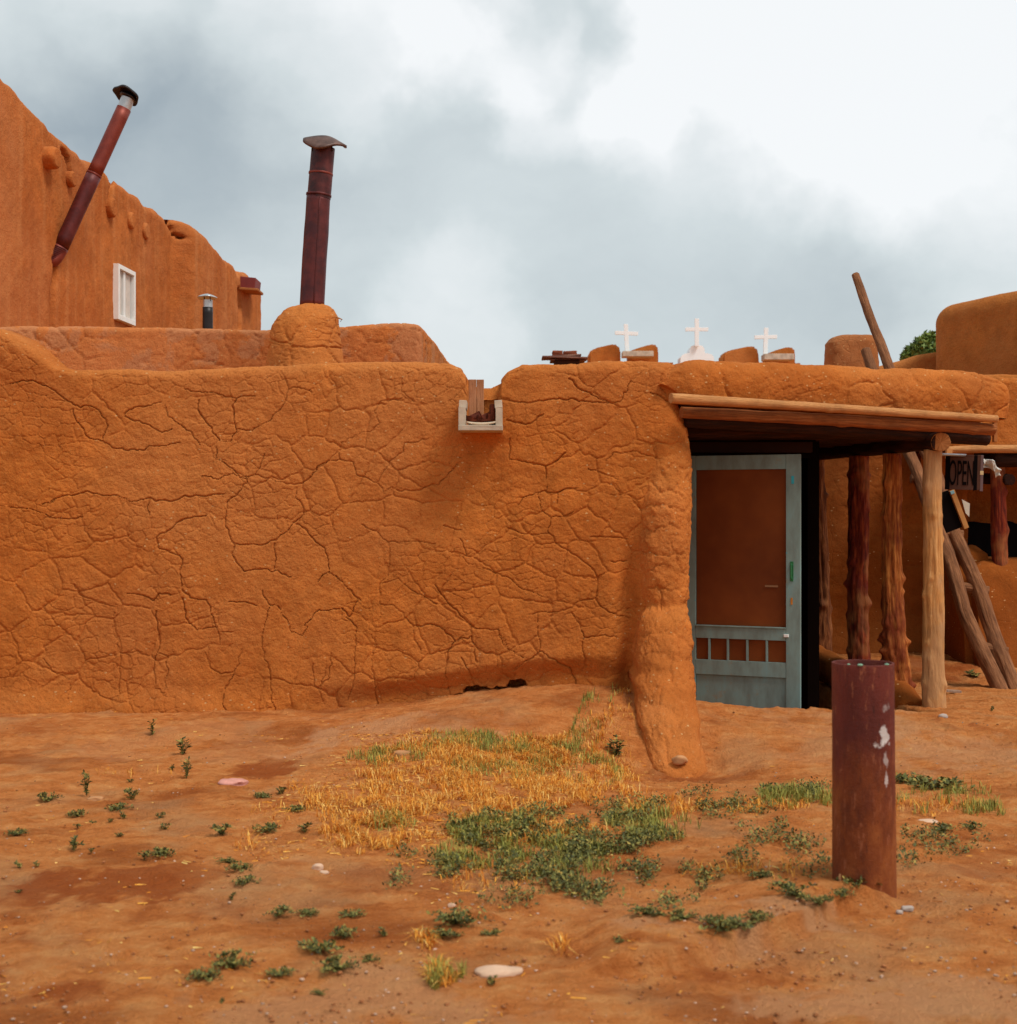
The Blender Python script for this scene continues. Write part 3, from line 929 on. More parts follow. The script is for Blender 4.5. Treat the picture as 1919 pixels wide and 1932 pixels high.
# parapet over the porch: closed section swept along the porch roof, rounded end
fa = np.array([PX(1246, 11.13), 11.13]); fb = np.array([PX(1875, 12.0), 12.0])
nfa = int(np.linalg.norm(fb - fa) / .011)
tt_ = np.linspace(0, 1, nfa)
line = fa[None] + (fb - fa)[None] * tt_[:, None]
dirv = (fb - fa) / np.linalg.norm(fb - fa); nin = np.array([-dirv[1], dirv[0]])
rc = .20
cen = fb + nin * rc
aa = np.linspace(0, np.pi / 2, 26)[1:]
arcp = cen[None] + rc * (np.sin(aa)[:, None] * dirv[None] - np.cos(aa)[:, None] * nin[None])
arcn = -(np.sin(aa)[:, None] * dirv[None] - np.cos(aa)[:, None] * nin[None])
nb_ = 110
bk = arcp[-1][None] + nin[None] * np.linspace(0, 2.0, nb_ + 1)[1:, None]
pth = np.concatenate([line, arcp, bk]); inn = np.concatenate([np.repeat(nin[None], nfa, 0), arcn, np.repeat(-dirv[None], nb_, 0)])
s_ = np.concatenate([[0], np.cumsum(np.hypot(*np.diff(pth, axis=0).T))])
uu_ = pth[:, 0] / pth[:, 1] * FPX + CX
ends = s_ >= s_[nfa - 1]
zlog0, zlog1 = PZ(745, 11.05), PZ(783, 11.95)
zbot = np.where(ends, zlog1 + .0, zlog0 + (zlog1 - zlog0) * np.clip(s_ / s_[nfa - 1], 0, 1)) - .02
ztop = PZ(684, 11.2) + (PZ(697, 12.0) - PZ(684, 11.2)) * np.clip(s_ / s_[nfa - 1], 0, 1)
ztop = ztop - .09 * sstep(s_[nfa - 1] - .35, s_[nfa - 1] + .2, s_) + .012 * fbm(s_ * 3, s_ * 0, seed=66, octs=3)
sec = []
for q in np.linspace(0, 1, 34): sec.append((0.0, q, 0))
r_ = .09
for q in np.linspace(0, np.pi / 2, 14)[1:]: sec.append((r_ * (1 - math.cos(q)), 1, r_ * math.sin(q)))
for q in np.linspace(.12, .42, 10): sec.append((q, 1, r_))
sec += [(.45, 1, r_ - .05), (.46, .5, 0), (.46, 0, 0), (.2, 0, 0), (.0, 0, -.001)]
Pf = np.zeros((len(pth), len(sec), 3))
for j, (d_, zq, zo) in enumerate(sec):
    Pf[:, j, 0] = pth[:, 0] + inn[:, 0] * d_
    Pf[:, j, 1] = pth[:, 1] + inn[:, 1] * d_
    Pf[:, j, 2] = zbot + (ztop - r_ - zbot) * zq + zo
Nf = normals(Pf)
if np.median(Nf[10:nfa, 15, 1]) > 0: Nf = -Nf
Uf = np.repeat(s_[:, None], len(sec), 1) + 5.0
Vf = Pf[..., 2] + np.array([s__[0] for s__ in sec])[None]
hf = carve(Uf, Vf, 160, None, 1.0, 1.6, 1.1)
hf[:, -5:] *= 0
hf += (.03 * np.exp(-((Vf - (zbot + (ztop - zbot) * .5)[:, None]) / .12) ** 2))
hf -= (.12 * sstep(.28, .0, s_))[:, None]
Pf = Pf + Nf * hf[..., None]
grid('porch_parapet', Pf, M_adobe, house, uv=(Uf, Vf))
# cap of the open start of the parapet lies inside the front wall

# ---- roof slabs
prism('roof', [(-4.3, 2.30), (1.25, 2.30), (1.25, 2.42), (-4.3, 2.42)], 11.55, 12.98, M_adobe_dome, house)
bm = bmesh.new()
rp = [(1.12, 11.30), (PX(1246, 11.5), 11.42), (fb[0] - .05, 12.25), (PX(1850, 12.3), 12.3), (fb[0] - .42, 14.15), (1.12, 14.4)]
rp = [(1.12, 11.35), (3.95, 12.20), (3.52, 14.15), (1.12, 14.4)]
lo_ = [bm.verts.new((a, b, 2.345)) for a, b in rp]; hi_ = [bm.verts.new((a, b, 2.50)) for a, b in rp]
bm.faces.new(lo_); bm.faces.new(hi_)
for i in range(4): bm.faces.new((lo_[i], hi_[i], hi_[(i + 1) % 4], lo_[(i + 1) % 4]))
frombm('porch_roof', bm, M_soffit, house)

# ---- porch timbers
M_beam2 = wood('beam_shade_paint', (.09, .022, .006), (.30, .085, .018), (.50, .17, .045))  # darker copy of the beam wood, shade painted into the colour
tube('lintel_pole', [P3(1266, 752, 10.98), P3(1450, 763, 11.24), P3(1660, 776, 11.56), P3(1881, 790, 11.88)], [.040, .036, .035, .030],
     M_pole, house, seg=20, step=.02, rough=.05, seed=3, knots=[(.47, 1.0, .25, .03), (.2, 3, .2, .02)], wob=.004)
tube('roof_beam', [P3(1284, 777, 11.12), P3(1600, 793, 11.55), P3(1874, 812, 11.95)], [.044, .047, .050], M_beam2, house, seg=22, step=.02,
     rough=.09, seed=5, knots=[(.5, 2, .25, .05), (.93, 1, .2, .03)], wob=.008)
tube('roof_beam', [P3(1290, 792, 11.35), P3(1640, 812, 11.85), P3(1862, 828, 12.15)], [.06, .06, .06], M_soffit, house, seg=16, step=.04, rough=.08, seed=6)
for i, (yy, x1) in enumerate([(11.75, 3.6), (12.0, 3.55), (12.3, 3.5), (12.65, 3.4), (13.0, 3.35), (13.4, 3.2), (13.8, 3.1)]):
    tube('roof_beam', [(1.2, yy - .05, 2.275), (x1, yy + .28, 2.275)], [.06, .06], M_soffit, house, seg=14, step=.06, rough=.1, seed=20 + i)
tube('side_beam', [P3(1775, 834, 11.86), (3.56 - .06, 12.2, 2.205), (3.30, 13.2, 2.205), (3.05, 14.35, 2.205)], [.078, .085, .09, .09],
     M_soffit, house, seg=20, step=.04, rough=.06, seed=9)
tube('beam_end', [P3(1775, 834, 11.835), P3(1775, 834, 11.87)], [.079, .079], M_beam, house, seg=24, step=.01, rough=.04, seed=9)  # added cap in brighter wood: light on the side beam's end, put into colour
bm = bmesh.new(); box(bm, P3(1877, 815, 11.97), (.03, .05, .17), None, .006)
frombm('end_board', bm, M_beam, house)

# posts with knots
post1 = tube('post', [(PX(1762, 12), 12.0, -.10), (PX(1760, 12), 12.0, .35), (PX(1762, 12), 12.0, 1.1), (PX(1761, 12), 12.0, 1.7), (PX(1762, 12), 12.0, 2.125)],
             [.100, .090, .082, .077, .075], M_post_pale, house, seg=64, step=.012, gnarl=0.45, rough=.045, seed=31,
             knots=[(.62, 5.2, .18, .035), (.45, 0.2, .2, .04), (.3, 5, .12, .05), (.75, 2.6, .15, .03), (.12, .3, .15, .05), (.66, 3.2, .18, .03)] + rknots(8, 4, .08, .2), wob=.008)
tag(post1, 'pale weathered porch post nearest the viewer')
post2 = tube('post', [(PX(1697, 12.6), 12.6, -.1), (PX(1690, 12.6), 12.6, .35), (PX(1684, 12.6), 12.6, .9), (PX(1680, 12.6), 12.6, 1.6), (PX(1681, 12.6), 12.6, 2.12)],
             [.115, .112, .088, .076, .078], M_post_amber, house, seg=64, step=.012, gnarl=1.0, rough=.10, seed=33,
             knots=[(.13, 0.1, .6, .05), (.22, .3, .5, .035), (.28, 0, .45, .03), (.40, 5.2, .35, .05), (.88, .4, .35, .05), (.33, .4, .25, .05)] + rknots(12, 1), wob=.02)
tag(post2, 'amber porch post with knots along its right side')
post3 = tube('post', [(PX(1623, 13.3), 13.3, -.35), (PX(1621, 13.3), 13.3, .5), (PX(1622, 13.3), 13.3, 1.2), (PX(1616, 13.3), 13.3, 2.12)],
             [.10, .098, .092, .088], M_post_red, house, seg=56, step=.012, gnarl=1.0, rough=.09, seed=35,
             knots=[(.3, 5.0, .35, .05), (.36, 4.6, .35, .05), (.6, .2, .3, .04), (.8, 3.2, .3, .05), (.45, 3.3, .25, .05)] + rknots(12, 2), wob=.022)
tag(post3, 'dark red porch post between the screen door and the amber post')
post4 = tube('post', [(PX(1553, 14.2), 14.2, .1), (PX(1549, 14.2), 14.2, .8), (PX(1543, 14.2), 14.2, 1.4), (PX(1542, 14.2), 14.2, 2.12)],
             [.10, .083, .078, .080], M_post_dark, house, seg=48, step=.014, gnarl=1.0, rough=.09, seed=37,
             knots=[(.25, 5.5, .3, .05), (.6, 0, .3, .05), (.08, .4, .3, .06)] + rknots(8, 3), wob=.025)
tag(post4, 'dark narrow porch post furthest back, beside the screen door')

# low mud kerb under the posts
kp = [(12.15, .02), (12.4, .10), (12.7, .06), (13.2, .15), (13.7, .22), (14.35, .30)]
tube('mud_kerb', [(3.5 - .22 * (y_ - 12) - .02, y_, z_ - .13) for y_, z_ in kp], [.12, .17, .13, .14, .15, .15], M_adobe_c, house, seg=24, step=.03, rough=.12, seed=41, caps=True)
bm = bmesh.new()
kv = [(3.50 - .22 * (y_ - 12) - .02, y_) for y_ in (12.0, 14.5)]
box(bm, Vector((3.20, 13.25, -.22)), (.16, 2.5, .42), Matrix.Rotation(R(12.4), 3, 'Z'))
bm.free()
prism('mud_kerb', [(2.80, -.45), (3.0, -.45), (3.0, .12), (2.80, .18)], 14.05, 14.5, M_adobe_c, house)

# unlit room behind the door
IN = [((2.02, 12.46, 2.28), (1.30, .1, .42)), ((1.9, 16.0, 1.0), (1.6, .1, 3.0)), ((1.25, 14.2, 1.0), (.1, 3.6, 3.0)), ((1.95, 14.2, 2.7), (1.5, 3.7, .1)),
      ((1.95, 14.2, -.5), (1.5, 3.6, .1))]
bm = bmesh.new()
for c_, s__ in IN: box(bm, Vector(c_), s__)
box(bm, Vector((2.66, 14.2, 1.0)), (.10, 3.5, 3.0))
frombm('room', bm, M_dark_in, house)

# ---- screen door, hinged left, standing a little open
M_door = None
k = NT('door_paint', .7, .3)
v = k.coord()
n1 = k.noise(k.coord(scale=(3, 3, 1)), 3.0, 6.0, .6)
col = k.ramp(n1, [(.32, (.145, .185, .165)), (.55, (.20, .285, .26)), (.72, (.19, .33, .33))])
n2 = k.noise(v, 5.0, 6.0, .7)
col = k.mix(k.ramp(n2, [(.60, 0.0), (.66, .5)]), col, (.27, .20, .12))
n3 = k.noise(k.coord(loc=(4, 4, 4)), 9.0, 5.0, .6)
col = k.mix(k.ramp(n3, [(.67, 0.0), (.70, .7)]), col, (.04, .33, .40))
k.color(col); k.bump(n2, .4, .002)
M_door = k.m
k = NT('door_screen', .75, .15)
v = k.coord()
k.color(k.ramp(k.noise(v, 1.4, 4.0, .6), [(.3, (.10, .022, .005)), (.7, (.215, .056, .011))]))
M_screen = k.m
DA = Vector((PX(1292, 12.22), 12.22, 0)); DB = Vector((PX(1511, 11.82), 11.82, 0))
ddir = (DB - DA).normalized(); dW = (DB - DA).length
dnor = Vector((ddir.y, -ddir.x, 0))
DROT = Matrix.Rotation(math.atan2(ddir.y, ddir.x), 3, 'Z')
door_o = bpy.data.objects.new('door', None); COL.objects.link(door_o); door_o.parent = house
door_o.location = DA - Vector(house.location); WORG[door_o.name] = DA.copy()
tag(door_o, 'blue-green screen door with brown mesh and four thin bars')


def dpt(u, v):
    # point on the plane of the door seen at (u, v)
    ray = Vector(((u - CX) / FPX, 1, -(v - CY) / FPX))
    o = Vector((0, 0, EYE))
    t = (DA - o).dot(dnor) / ray.dot(dnor)
    p = o + ray * t
    return (p - DA).dot(ddir), p.z


def dbox(name, s0, s1, z0, z1, th_, mat, off=0.0, bev=.003):
    c_ = DA + ddir * ((s0 + s1) / 2) + dnor * off; c_.z = (z0 + z1) / 2
    return boxobj(name, c_, (s1 - s0, th_, z1 - z0), mat, door_o, DROT, bev)


zt = dpt(1500, 857)[1]; sst = dpt(1484, 1000)[0]
dbox('stile', sst, dW, -.30, zt, .040, M_door)
dbox('stile', -.02, .10, -.30, zt, .040, M_door)
dbox('top_rail', .102, sst - .002, dpt(1400, 886)[1], zt - .001, .038, M_door)
m0, m1 = dpt(1400, 1206)[1], dpt(1400, 1181)[1]
dbox('mid_rail', .102, sst - .002, m0, m1, .038, M_door)
dbox('mid_rail', .102, sst - .002, m1 - .012, m1, .052, M_door, 0.004)
l0, l1 = dpt(1400, 1275)[1], dpt(1400, 1247)[1]
dbox('lower_rail', .102, sst - .002, l0, l1, .038, M_door)
for ub in (1339, 1374, 1410.5, 1447.5):
    sb = dpt(ub, 1230)[0]
    dbox('bar', sb - .009, sb + .009, l1 + .001, m0 - .001, .018, M_door, .008, .002)
dbox('lower_panel', .102, sst - .002, -.29, l0 - .001, .014, M_door, -.006)
dbox('screen', .104, sst - .004, m1 + .001, dpt(1400, 886)[1] - .001, .006, M_screen, -.004, 0)
dbox('screen', .104, sst - .004, l1 + .002, m0 - .002, .006, M_screen, -.006, 0)
hp = dpt(1495, 1078)
M_green = simple('green_iron', (.02, .16, .05), .5, .4)
bm = bmesh.new()
for dz_ in (-.055, .055):
    box(bm, Vector((0, -.025, dz_)), (.012, .04, .02), None, .003)
box(bm, Vector((0, -.045, 0)), (.014, .014, .12), None, .004)
box(bm, Vector((0, -.022, 0)), (.028, .004, .165), None, .001)
bmesh.ops.rotate(bm, cent=(0, 0, 0), matrix=DROT, verts=bm.verts)
cc = DA + ddir * hp[0]; cc.z = hp[1]
bmesh.ops.translate(bm, vec=cc, verts=bm.verts)
frombm('handle', bm, M_green, door_o)
a_, b_ = dpt(1495, 1134)
M_or = simple('orange_paint', (.55, .20, .02), .6)
dbox('paint_fleck', a_ - .008, a_ + .008, b_ - .028, b_ + .028, .003, M_or, .0225, 0)
a_, b_ = dpt(1485, 1199)
M_white = simple('white_paint', (.78, .77, .73), .6, .3, var=.06)
dbox('latch', a_ - .02, a_ + .02, b_ - .012, b_ + .012, .02, M_white, .028, .003)
a_, b_ = dpt(1456, 1106)
dbox('paper_scrap', a_ - .055, a_ + .055, b_ - .008, b_ + .008, .003, simple('dull_paper', (.26, .13, .06), .8), .004, 0)
a_, b_ = dpt(1497, 905)
dbox('paint_fleck', a_ - .012, a_ + .010, b_ - .035, b_ + .03, .003, simple('turquoise_paint', (.03, .34, .42), .6), .0225, 0)
# door head and jamb of the wall
boxobj('door_frame', (2.0, 12.36, 2.16), (1.25, .08, .09), M_soffit, house)

# ---- roof drain in the front wall
canale = bpy.data.objects.new('roof_drain', None); COL.objects.link(canale); canale.parent = house
CW = P3(907, 786, 11.08)
canale.location = CW - Vector(house.location); WORG[canale.name] = CW.copy()
tag(canale, 'pale wooden drain spout sticking out of the front wall')
M_drain = simple('drain_wood', (.50, .40, .30), .8, .2, var=.25, scale=9, bump=.003)
for sx_, u0, u1 in ((-1, 866, 879), (1, 935, 948)):
    c_ = (P3(u0, 788, 11.0) + P3(u1, 788, 11.0)) / 2
    boxobj('side_board', (c_.x, 11.12, c_.z), ((u1 - u0) / FPX * 11, .42, .155), M_drain, canale, None, .004, .002)
    c_ = (P3(u0, 766, 11.0) + P3(u1, 766, 11.0)) / 2
    boxobj('side_cap', (c_.x + sx_ * -.004, 11.14, c_.z + .012), ((u1 - u0) / FPX * 11 + .006, .36, .06), M_drain, canale, Matrix.Rotation(R(-4 * sx_), 3, 'Y'), .004)
c_ = P3(907, 808, 10.95)
boxobj('base_board', (c_.x, 11.10, c_.z), (83 / FPX * 11, .44, .040), M_drain, canale, None, .004, .002)
# curved lip of the trough
lp = []
for i in range(13):
    q = i / 12
    uu1 = 881 + (935 - 881) * q; sag = 4 * (q - .5) ** 2
    lp.append((P3(uu1, 797 - 2 * sag, 10.90), P3(uu1, 802 - 4.5 * sag, 10.90)))
V_ = []; F_ = []
for i, (t_, b_) in enumerate(lp):
    for dy_ in (0, .28):
        V_.append((t_.x, t_.y + dy_, t_.z)); V_.append((b_.x, b_.y + dy_, b_.z))
for i in range(12):
    a = i * 4; b = a + 4
    F_ += [(a, a + 1, b + 1, b), (a + 2, b + 2, b + 3, a + 3), (a, b, b + 2, a + 2), (a + 1, a + 3, b + 3, b + 1)]
F_ += [(0, 2, 3, 1), (48, 49, 51, 50)]
tris('trough_lip', V_, F_, simple('lip_metal', (.66, .52, .36), .5, .4), canale)
M_chip = simple('wood_chip', (.10, .018, .006), .8, .2, var=.5, scale=20)
for cu, cv, ww, hh, ry in [(889, 791, 15, 9, 20), (897, 786, 8, 12, -30), (905, 789, 14, 7, 10), (914, 787, 12, 10, -25), (923, 788, 10, 14, 8),
                           (928, 778, 7, 30, 4), (932, 780, 5, 26, -3), (918, 793, 20, 5, 0), (900, 793, 16, 5, 0)]:
    c_ = P3(cu, cv, 11.02)
    boxobj('wood_chip', c_, (ww / FPX * 11, .09, hh / FPX * 11), M_chip, canale, Matrix.Rotation(R(ry), 3, 'Y') @ Matrix.Rotation(R(ry * 2), 3, 'Z'), .003, .004)
# grey boards lining the notch behind it
for i, (u0, u1, dy_) in enumerate([(884, 899, 0), (899.4, 913, .008)]):
    p0 = P3(u0, 716, 11.28); p1 = P3(u1, 792, 11.28)
    boxobj('lining_board', ((p0.x + p1.x) / 2, 11.285 + dy_, (p0.z + p1.z) / 2), (p1.x - p0.x, .03, p0.z - p1.z), wood('lining_wood_%d' % i, (.34, .12, .045), (.46, .19, .085), (.52, .24, .12), gr=(6, 6, .8), uv=False), canale, None, .004)

# ---- mud chimney mound with stove pipe
chim = bpy.data.objects.new('chimney', None); COL.objects.link(chim); chim.parent = house
CB = Vector((PX(577, 12.1), 12.15, 2.4)); chim.location = CB - Vector(house.location); WORG[chim.name] = CB.copy()
tag(chim, 'rounded mud chimney mound with a tall dark red stovepipe')
zs = np.linspace(0, 1, 110)
mv = np.interp(zs, [0, .30, .5, .62, .74, .84, .92, .97, 1.0], [720, 660, 634, 616, 601, 587, 577, 573.5, 573])
ml = np.interp(zs, [0, .30, .5, .62, .74, .84, .92, .97, 1.0], [500, 506, 509, 513, 522, 535, 552, 566, 588])
mr_ = np.interp(zs, [0, .30, .5, .62, .74, .84, .92, .97, 1.0], [652, 645, 641, 639, 637, 631, 621, 608, 590])
th = np.linspace(0, 2 * np.pi, 130)
Pm = np.zeros((110, 130, 3)); yc = 12.15
rad = (mr_ - ml) / 2 / FPX * yc; xcn = ((mr_ + ml) / 2 - CX) / FPX * yc
Pm[..., 0] = xcn[:, None] + rad[:, None] * np.cos(th)[None]; Pm[..., 1] = yc + rad[:, None] * .9 * np.sin(th)[None]
Pm[..., 2] = PZ(mv, yc)[:, None]
Nm = normals(Pm)
if np.median(Nm[50, :, 0] * np.cos(th)) < 0: Nm = -Nm
Um = np.repeat(th[None] * .29, 110, 0); Vm = np.repeat(PZ(mv, yc)[:, None], 130, 1)
hm = carve(Pm[..., 0] * 1.3, Vm * 1.1, 180, None, 1.1, 1.8, .9)
Pm += Nm * (hm * np.minimum(1, (rad / .1))[:, None])[..., None]
grid('mud_mound', Pm, M_adobe_dome, chim)


def metal(name, c1, c2, c3, rough=.45, rust=None, mt=.35, zs=(1, 1, 1)):
    k = NT(name, rough, .45, mt)
    v = k.coord(scale=zs)
    n1 = k.noise(v, 6.0, 6.0, .65)
    col = k.ramp(n1, [(.3, c1), (.5, c2), (.7, c3)])
    if rust:
        n2 = k.noise(v, 2.2, 5.0, .65)
        col = k.mix(k.ramp(n2, [(.50, 0.0), (.60, .8)]), col, rust)
    k.color(col)
    k.bump(k.noise(k.coord(), 30, 4.0), .25, .002)
    return k.m


M_pipe = metal('pipe_maroon', (.07, .012, .010), (.125, .022, .020), (.17, .035, .030), .5, (.05, .012, .016))
M_pipe_soot = metal('pipe_sooty', (.022, .008, .009), (.09, .018, .018), (.16, .04, .034), .5, (.012, .008, .010))
M_pipe_red = metal('pipe_red', (.14, .020, .012), (.21, .034, .020), (.26, .05, .028), .5)
M_cap = metal('pipe_cap_brown', (.035, .018, .015), (.12, .065, .05), (.20, .115, .09), .5)
M_blackm = metal('black_metal', (.012, .010, .010), (.025, .02, .02), (.04, .03, .03), .45)
M_zinc = metal('zinc', (.35, .37, .38), (.50, .52, .53), (.60, .62, .63), .35, None, .6)
yc = 12.15
pb, pm1, pm2, pt = P3(589, 580, yc), P3(595, 470, yc), P3(601.5, 368, yc), P3(610, 279, yc)
tube('pipe', [P3(588.5, 580, yc), P3(593.5, 485, yc), P3(597, 436, yc), P3(598.5, 412, yc), P3(601, 368, yc)], [.104, .104, .105, .101, .101], M_pipe, chim, seg=32, step=.05, rough=.012, seed=2)
tube('pipe', [pm2 - Vector((0, 0, .03)), pt], [.100, .100], M_pipe_soot, chim, seg=32, step=.03, rough=.012, seed=4, caps=False)
tube('seam', [P3(592, 575, yc - .104), P3(598, 470, yc - .104), P3(604, 370, yc - .101)], [.004] * 3, M_pipe, chim, seg=6, step=.1, rough=0)
for f_ in (0.0, .45):
    c_ = pm2.lerp(pt, f_)
    ax = (pt - pm2).normalized()
    tube('band', [c_ - ax * .008, c_ + ax * .008], [.108 - .004 * (f_ > 0)] * 2, M_pipe_red if f_ else M_pipe, chim, seg=32, step=.02, rough=0)


def cap_mesh(name, c, r, h, mat, parent, tilt=(0, 0), warp=0.0, seed=0, thick=.012):
    """rain cap: shallow cone with a rolled edge, dented"""
    ns, nr = 40, 9
    P = np.zeros((nr * 2, ns + 1, 3)); t = np.linspace(0, 2 * np.pi, ns + 1)
    prof = [(q, h * (1 - q ** 1.6)) for q in np.linspace(0.001, 1, nr)] + [(q, h * (1 - q ** 1.6) - thick) for q in np.linspace(1, .001, nr)]
    for i, (q, z_) in enumerate(prof):
        wv = warp * q * q * (np.cos(2 * t + seed) * .6 + np.cos(3 * t + seed * 2) * .5)
        rr = r * q * (1 + .06 * np.cos(5 * t + seed) * q)
        P[i, :, 0] = rr * np.cos(t); P[i, :, 1] = rr * np.sin(t); P[i, :, 2] = z_ + wv
    M = np.array(Matrix.Rotation(R(tilt[0]), 3, 'Y') @ Matrix.Rotation(R(tilt[1]), 3, 'X'))
    P = P @ M.T + np.array(c)
    return grid(name, P, mat, parent)


cap_mesh('rain_cap', P3(614, 268, yc), .182, .055, M_cap, chim, (9, 22), .022, 1.2, .02)
for uu1, v1 in ((590, 279), (606, 279), (627, 279)):
    a_ = P3(uu1, v1 + 6, yc - .06); b_ = P3(uu1 - 2, v1 - 11, yc - .06)
    tube('strut', [a_, b_], [.007, .007], M_blackm, chim, seg=6, step=.02, rough=0)
# soot stained twig of straw on the mound
tube('straw_stalk', [P3(634, 598, yc - .1), P3(646, 603, yc - .1), P3(642, 607, yc - .1)], [.008, .006, .003], M_pole, chim, seg=6, step=.02, rough=.1)

# ------------------------------------------------------------------ room behind (pinkish parapet)
rear = thing('adobe_building', (-3, 13, 0), 'mud building with patchy pinkish parapet just behind the cracked front wall', 'building')
y0 = 13.0
xr = PX(795, y0)
run = extend_path(PX(-120, y0), xr - .12, y0, .014)
ang = np.linspace(0, np.pi / 2, 16)[1:]
rc = .06
arc = np.stack([xr - rc + rc * np.sin(ang), y0 + rc - rc * np.cos(ang)], 1)
nb2 = 230
bk = np.stack([np.linspace(xr, xr + .063 * 4.6, nb2 + 1)[1:], np.linspace(y0 + rc, y0 + rc + 4.6, nb2 + 1)[1:]], 1)
path = np.concatenate([run, arc, bk])
inw = np.concatenate([np.repeat([[0, 1.0]], len(run), 0), np.stack([-np.sin(ang), np.cos(ang)], 1), np.repeat([[-1.0, .06]], nb2, 0)])
up = path[:, 0] / y0 * FPX + CX
Hh = PZ(np.interp(up, [-120, 300, 500, 645, 700, 795], [619, 617, 618, 613, 610, 611]), y0)
Hh[len(run):] = PZ(612, y0)
Hh = Hh + .010 * fbm(path[:, 0] * 2, path[:, 1], seed=90, octs=3)
Hh[-nb2:] -= np.linspace(0, .12, nb2)
Pr, Ur, Vr = sweep(path, inw, Hh, .40, 0.9, .05, .014, 200, None, .7, 1.4, .6)
grid('wall', Pr, M_adobe_b, rear, uv=(Ur, Vr))
prism('roof', [(-5.5, 2.95), (xr - .3, 2.95), (xr - .3, 3.05), (-5.5, 3.05)], 13.4, 17.6, M_adobe_dome, rear)

# small black stovepipe standing on its roof
sp = bpy.data.objects.new('stovepipe', None); COL.objects.link(sp); sp.parent = rear
SB = P3(392, 640, 13.9); sp.location = SB - Vector(rear.location); WORG[sp.name] = SB.copy()
tag(sp, 'short black stovepipe with silver collar and rain cap')
tube('pipe', [P3(392, 690, 13.9), P3(392, 580, 13.9)], [.05, .05], M_blackm, sp, seg=24, step=.05, rough=0)
tube('collar', [P3(392, 582, 13.9), P3(392, 566, 13.9)], [.046, .046], M_zinc, sp, seg=24, step=.02, rough=0, caps=False)
cap_mesh('rain_cap', P3(391, 561, 13.9), .092, .035, M_zinc, sp, (0, -4), .0, 0, .01)
for uu1 in (386, 397): tube('strut', [P3(uu1, 568, 13.87), P3(uu1 - 1, 558, 13.87)], [.005, .005], M_blackm, sp, seg=6, step=.02, rough=0)

# ------------------------------------------------------------------ tall building on the left
tall = thing('adobe_building', (-5.5, 18, 0), 'tall two storey mud building on the left with leaning stovepipe and white window', 'building')
KX, AX = .063, -6.1


def tallY(u): return AX / ((u - CX) / FPX - KX)


yy = np.arange(13.2, 24.45, .032)
ofs = .30 * sstep(tallY(321), tallY(321) + .16, yy)
xw = AX + KX * yy + ofs
uw = xw / yy * FPX + CX
topu = [-200, 0, 18, 38, 60, 80, 100, 120, 165, 180, 200, 225, 250, 290, 310, 314, 322, 345, 365, 400, 445, 452, 456, 478, 492]
topv = [-60, 128, 142, 164, 199, 218, 238, 256, 296, 309, 318, 338, 361, 393, 407, 418, 411, 412, 420, 460, 500, 512, 510, 525, 545]
tv = np.interp(uw, topu, topv)
Ht = EYE + (CY - tv) / FPX * yy + .03 * fbm(yy * 3, yy * 0, seed=95, octs=3)
path = np.stack([xw, yy], 1)
inw = np.repeat([[-1.0, .063]], len(yy), 0)
Y0_, Y1_ = yy[-1], path[-1, 0]
arcb = np.linspace(0, np.pi / 2, 8)[1:]
endp = np.stack([Y1_ - .25 + .25 * np.cos(arcb), Y0_ + .25 * np.sin(arcb)], 1)
endn = np.stack([-np.cos(arcb), -np.sin(arcb)], 1)
endw = np.stack([np.linspace(endp[-1, 0], endp[-1, 0] - 5, 30)[1:], np.full(29, endp[-1, 1])], 1)
path = np.concatenate([path, endp, endw]); inw = np.concatenate([inw, endn, np.repeat([[0, -1.0]], 29, 0)])
Ht = np.concatenate([Ht, np.full(len(path) - len(Ht), Ht[-1])])


def tall_extra(P, U, V):
    h = np.zeros(P.shape[:2]); Y, Z = P[..., 1], P[..., 2]
    uu = P[..., 0] / Y * FPX + CX; vv = CY - (Z - EYE) / Y * FPX
    for lnp in [[(100, 488), (102, 520), (99, 560), (100, 620)], [(118, 282), (128, 300), (131, 330), (127, 345)], [(203, 325), (212, 345), (207, 375)],
                [(312, 415), (325, 440), (350, 452)], [(452, 545), (455, 580), (452, 620)], [(283, 250), (285, 251)]]:
        for (a1, b1), (a2, b2) in zip(lnp[:-1], lnp[1:]):
            vx, vy = a2 - a1, b2 - b1
            t = np.clip(((uu - a1) * vx + (vv - b1) * vy) / (vx * vx + vy * vy + 1e-9), 0, 1)
            d = np.hypot(uu - a1 - t * vx, vv - b1 - t * vy)
            h -= .22 * np.clip(1.4 - d / 2.4, 0, 1)
    return h


Pt, Ut, Vt = sweep(path, inw, Ht, .40, 0.0, .12, .035, 300, None, 0, 0, 1.2, tall_extra)
grid('wall', Pt, M_adobe_a, tall, uv=(Ut, Vt))
prism('roof', [(-12, 4.2), (-5.6, 4.2), (-5.6, 4.3), (-12, 4.3)], 13.3, 24.2, M_adobe_dome, tall)

tang = Vector((KX, 1, 0)).normalized(); tnor = Vector((1, -KX, 0)).normalized()


def tallP(u, v, out_=0.0):
    y_ = tallY(u)
    p = P3(u, v, y_)
    return p + tnor * out_


# protruding beam ends
for (u_, v_, rr_, ln_) in [(84, 298, .125, .15), (128, 338, .09, .08), (206, 392, .12, .07), (245, 416, .11, .05), (275, 436, .11, .03)]:
    p = tallP(u_, v_)
    tube('beam_end', [p - tnor * .2, p + tnor * ln_ * .8, p + tnor * ln_], [rr_, rr_, rr_ * .82], M_adobe_a, tall, seg=24, step=.02, rough=.07, seed=int(u_))
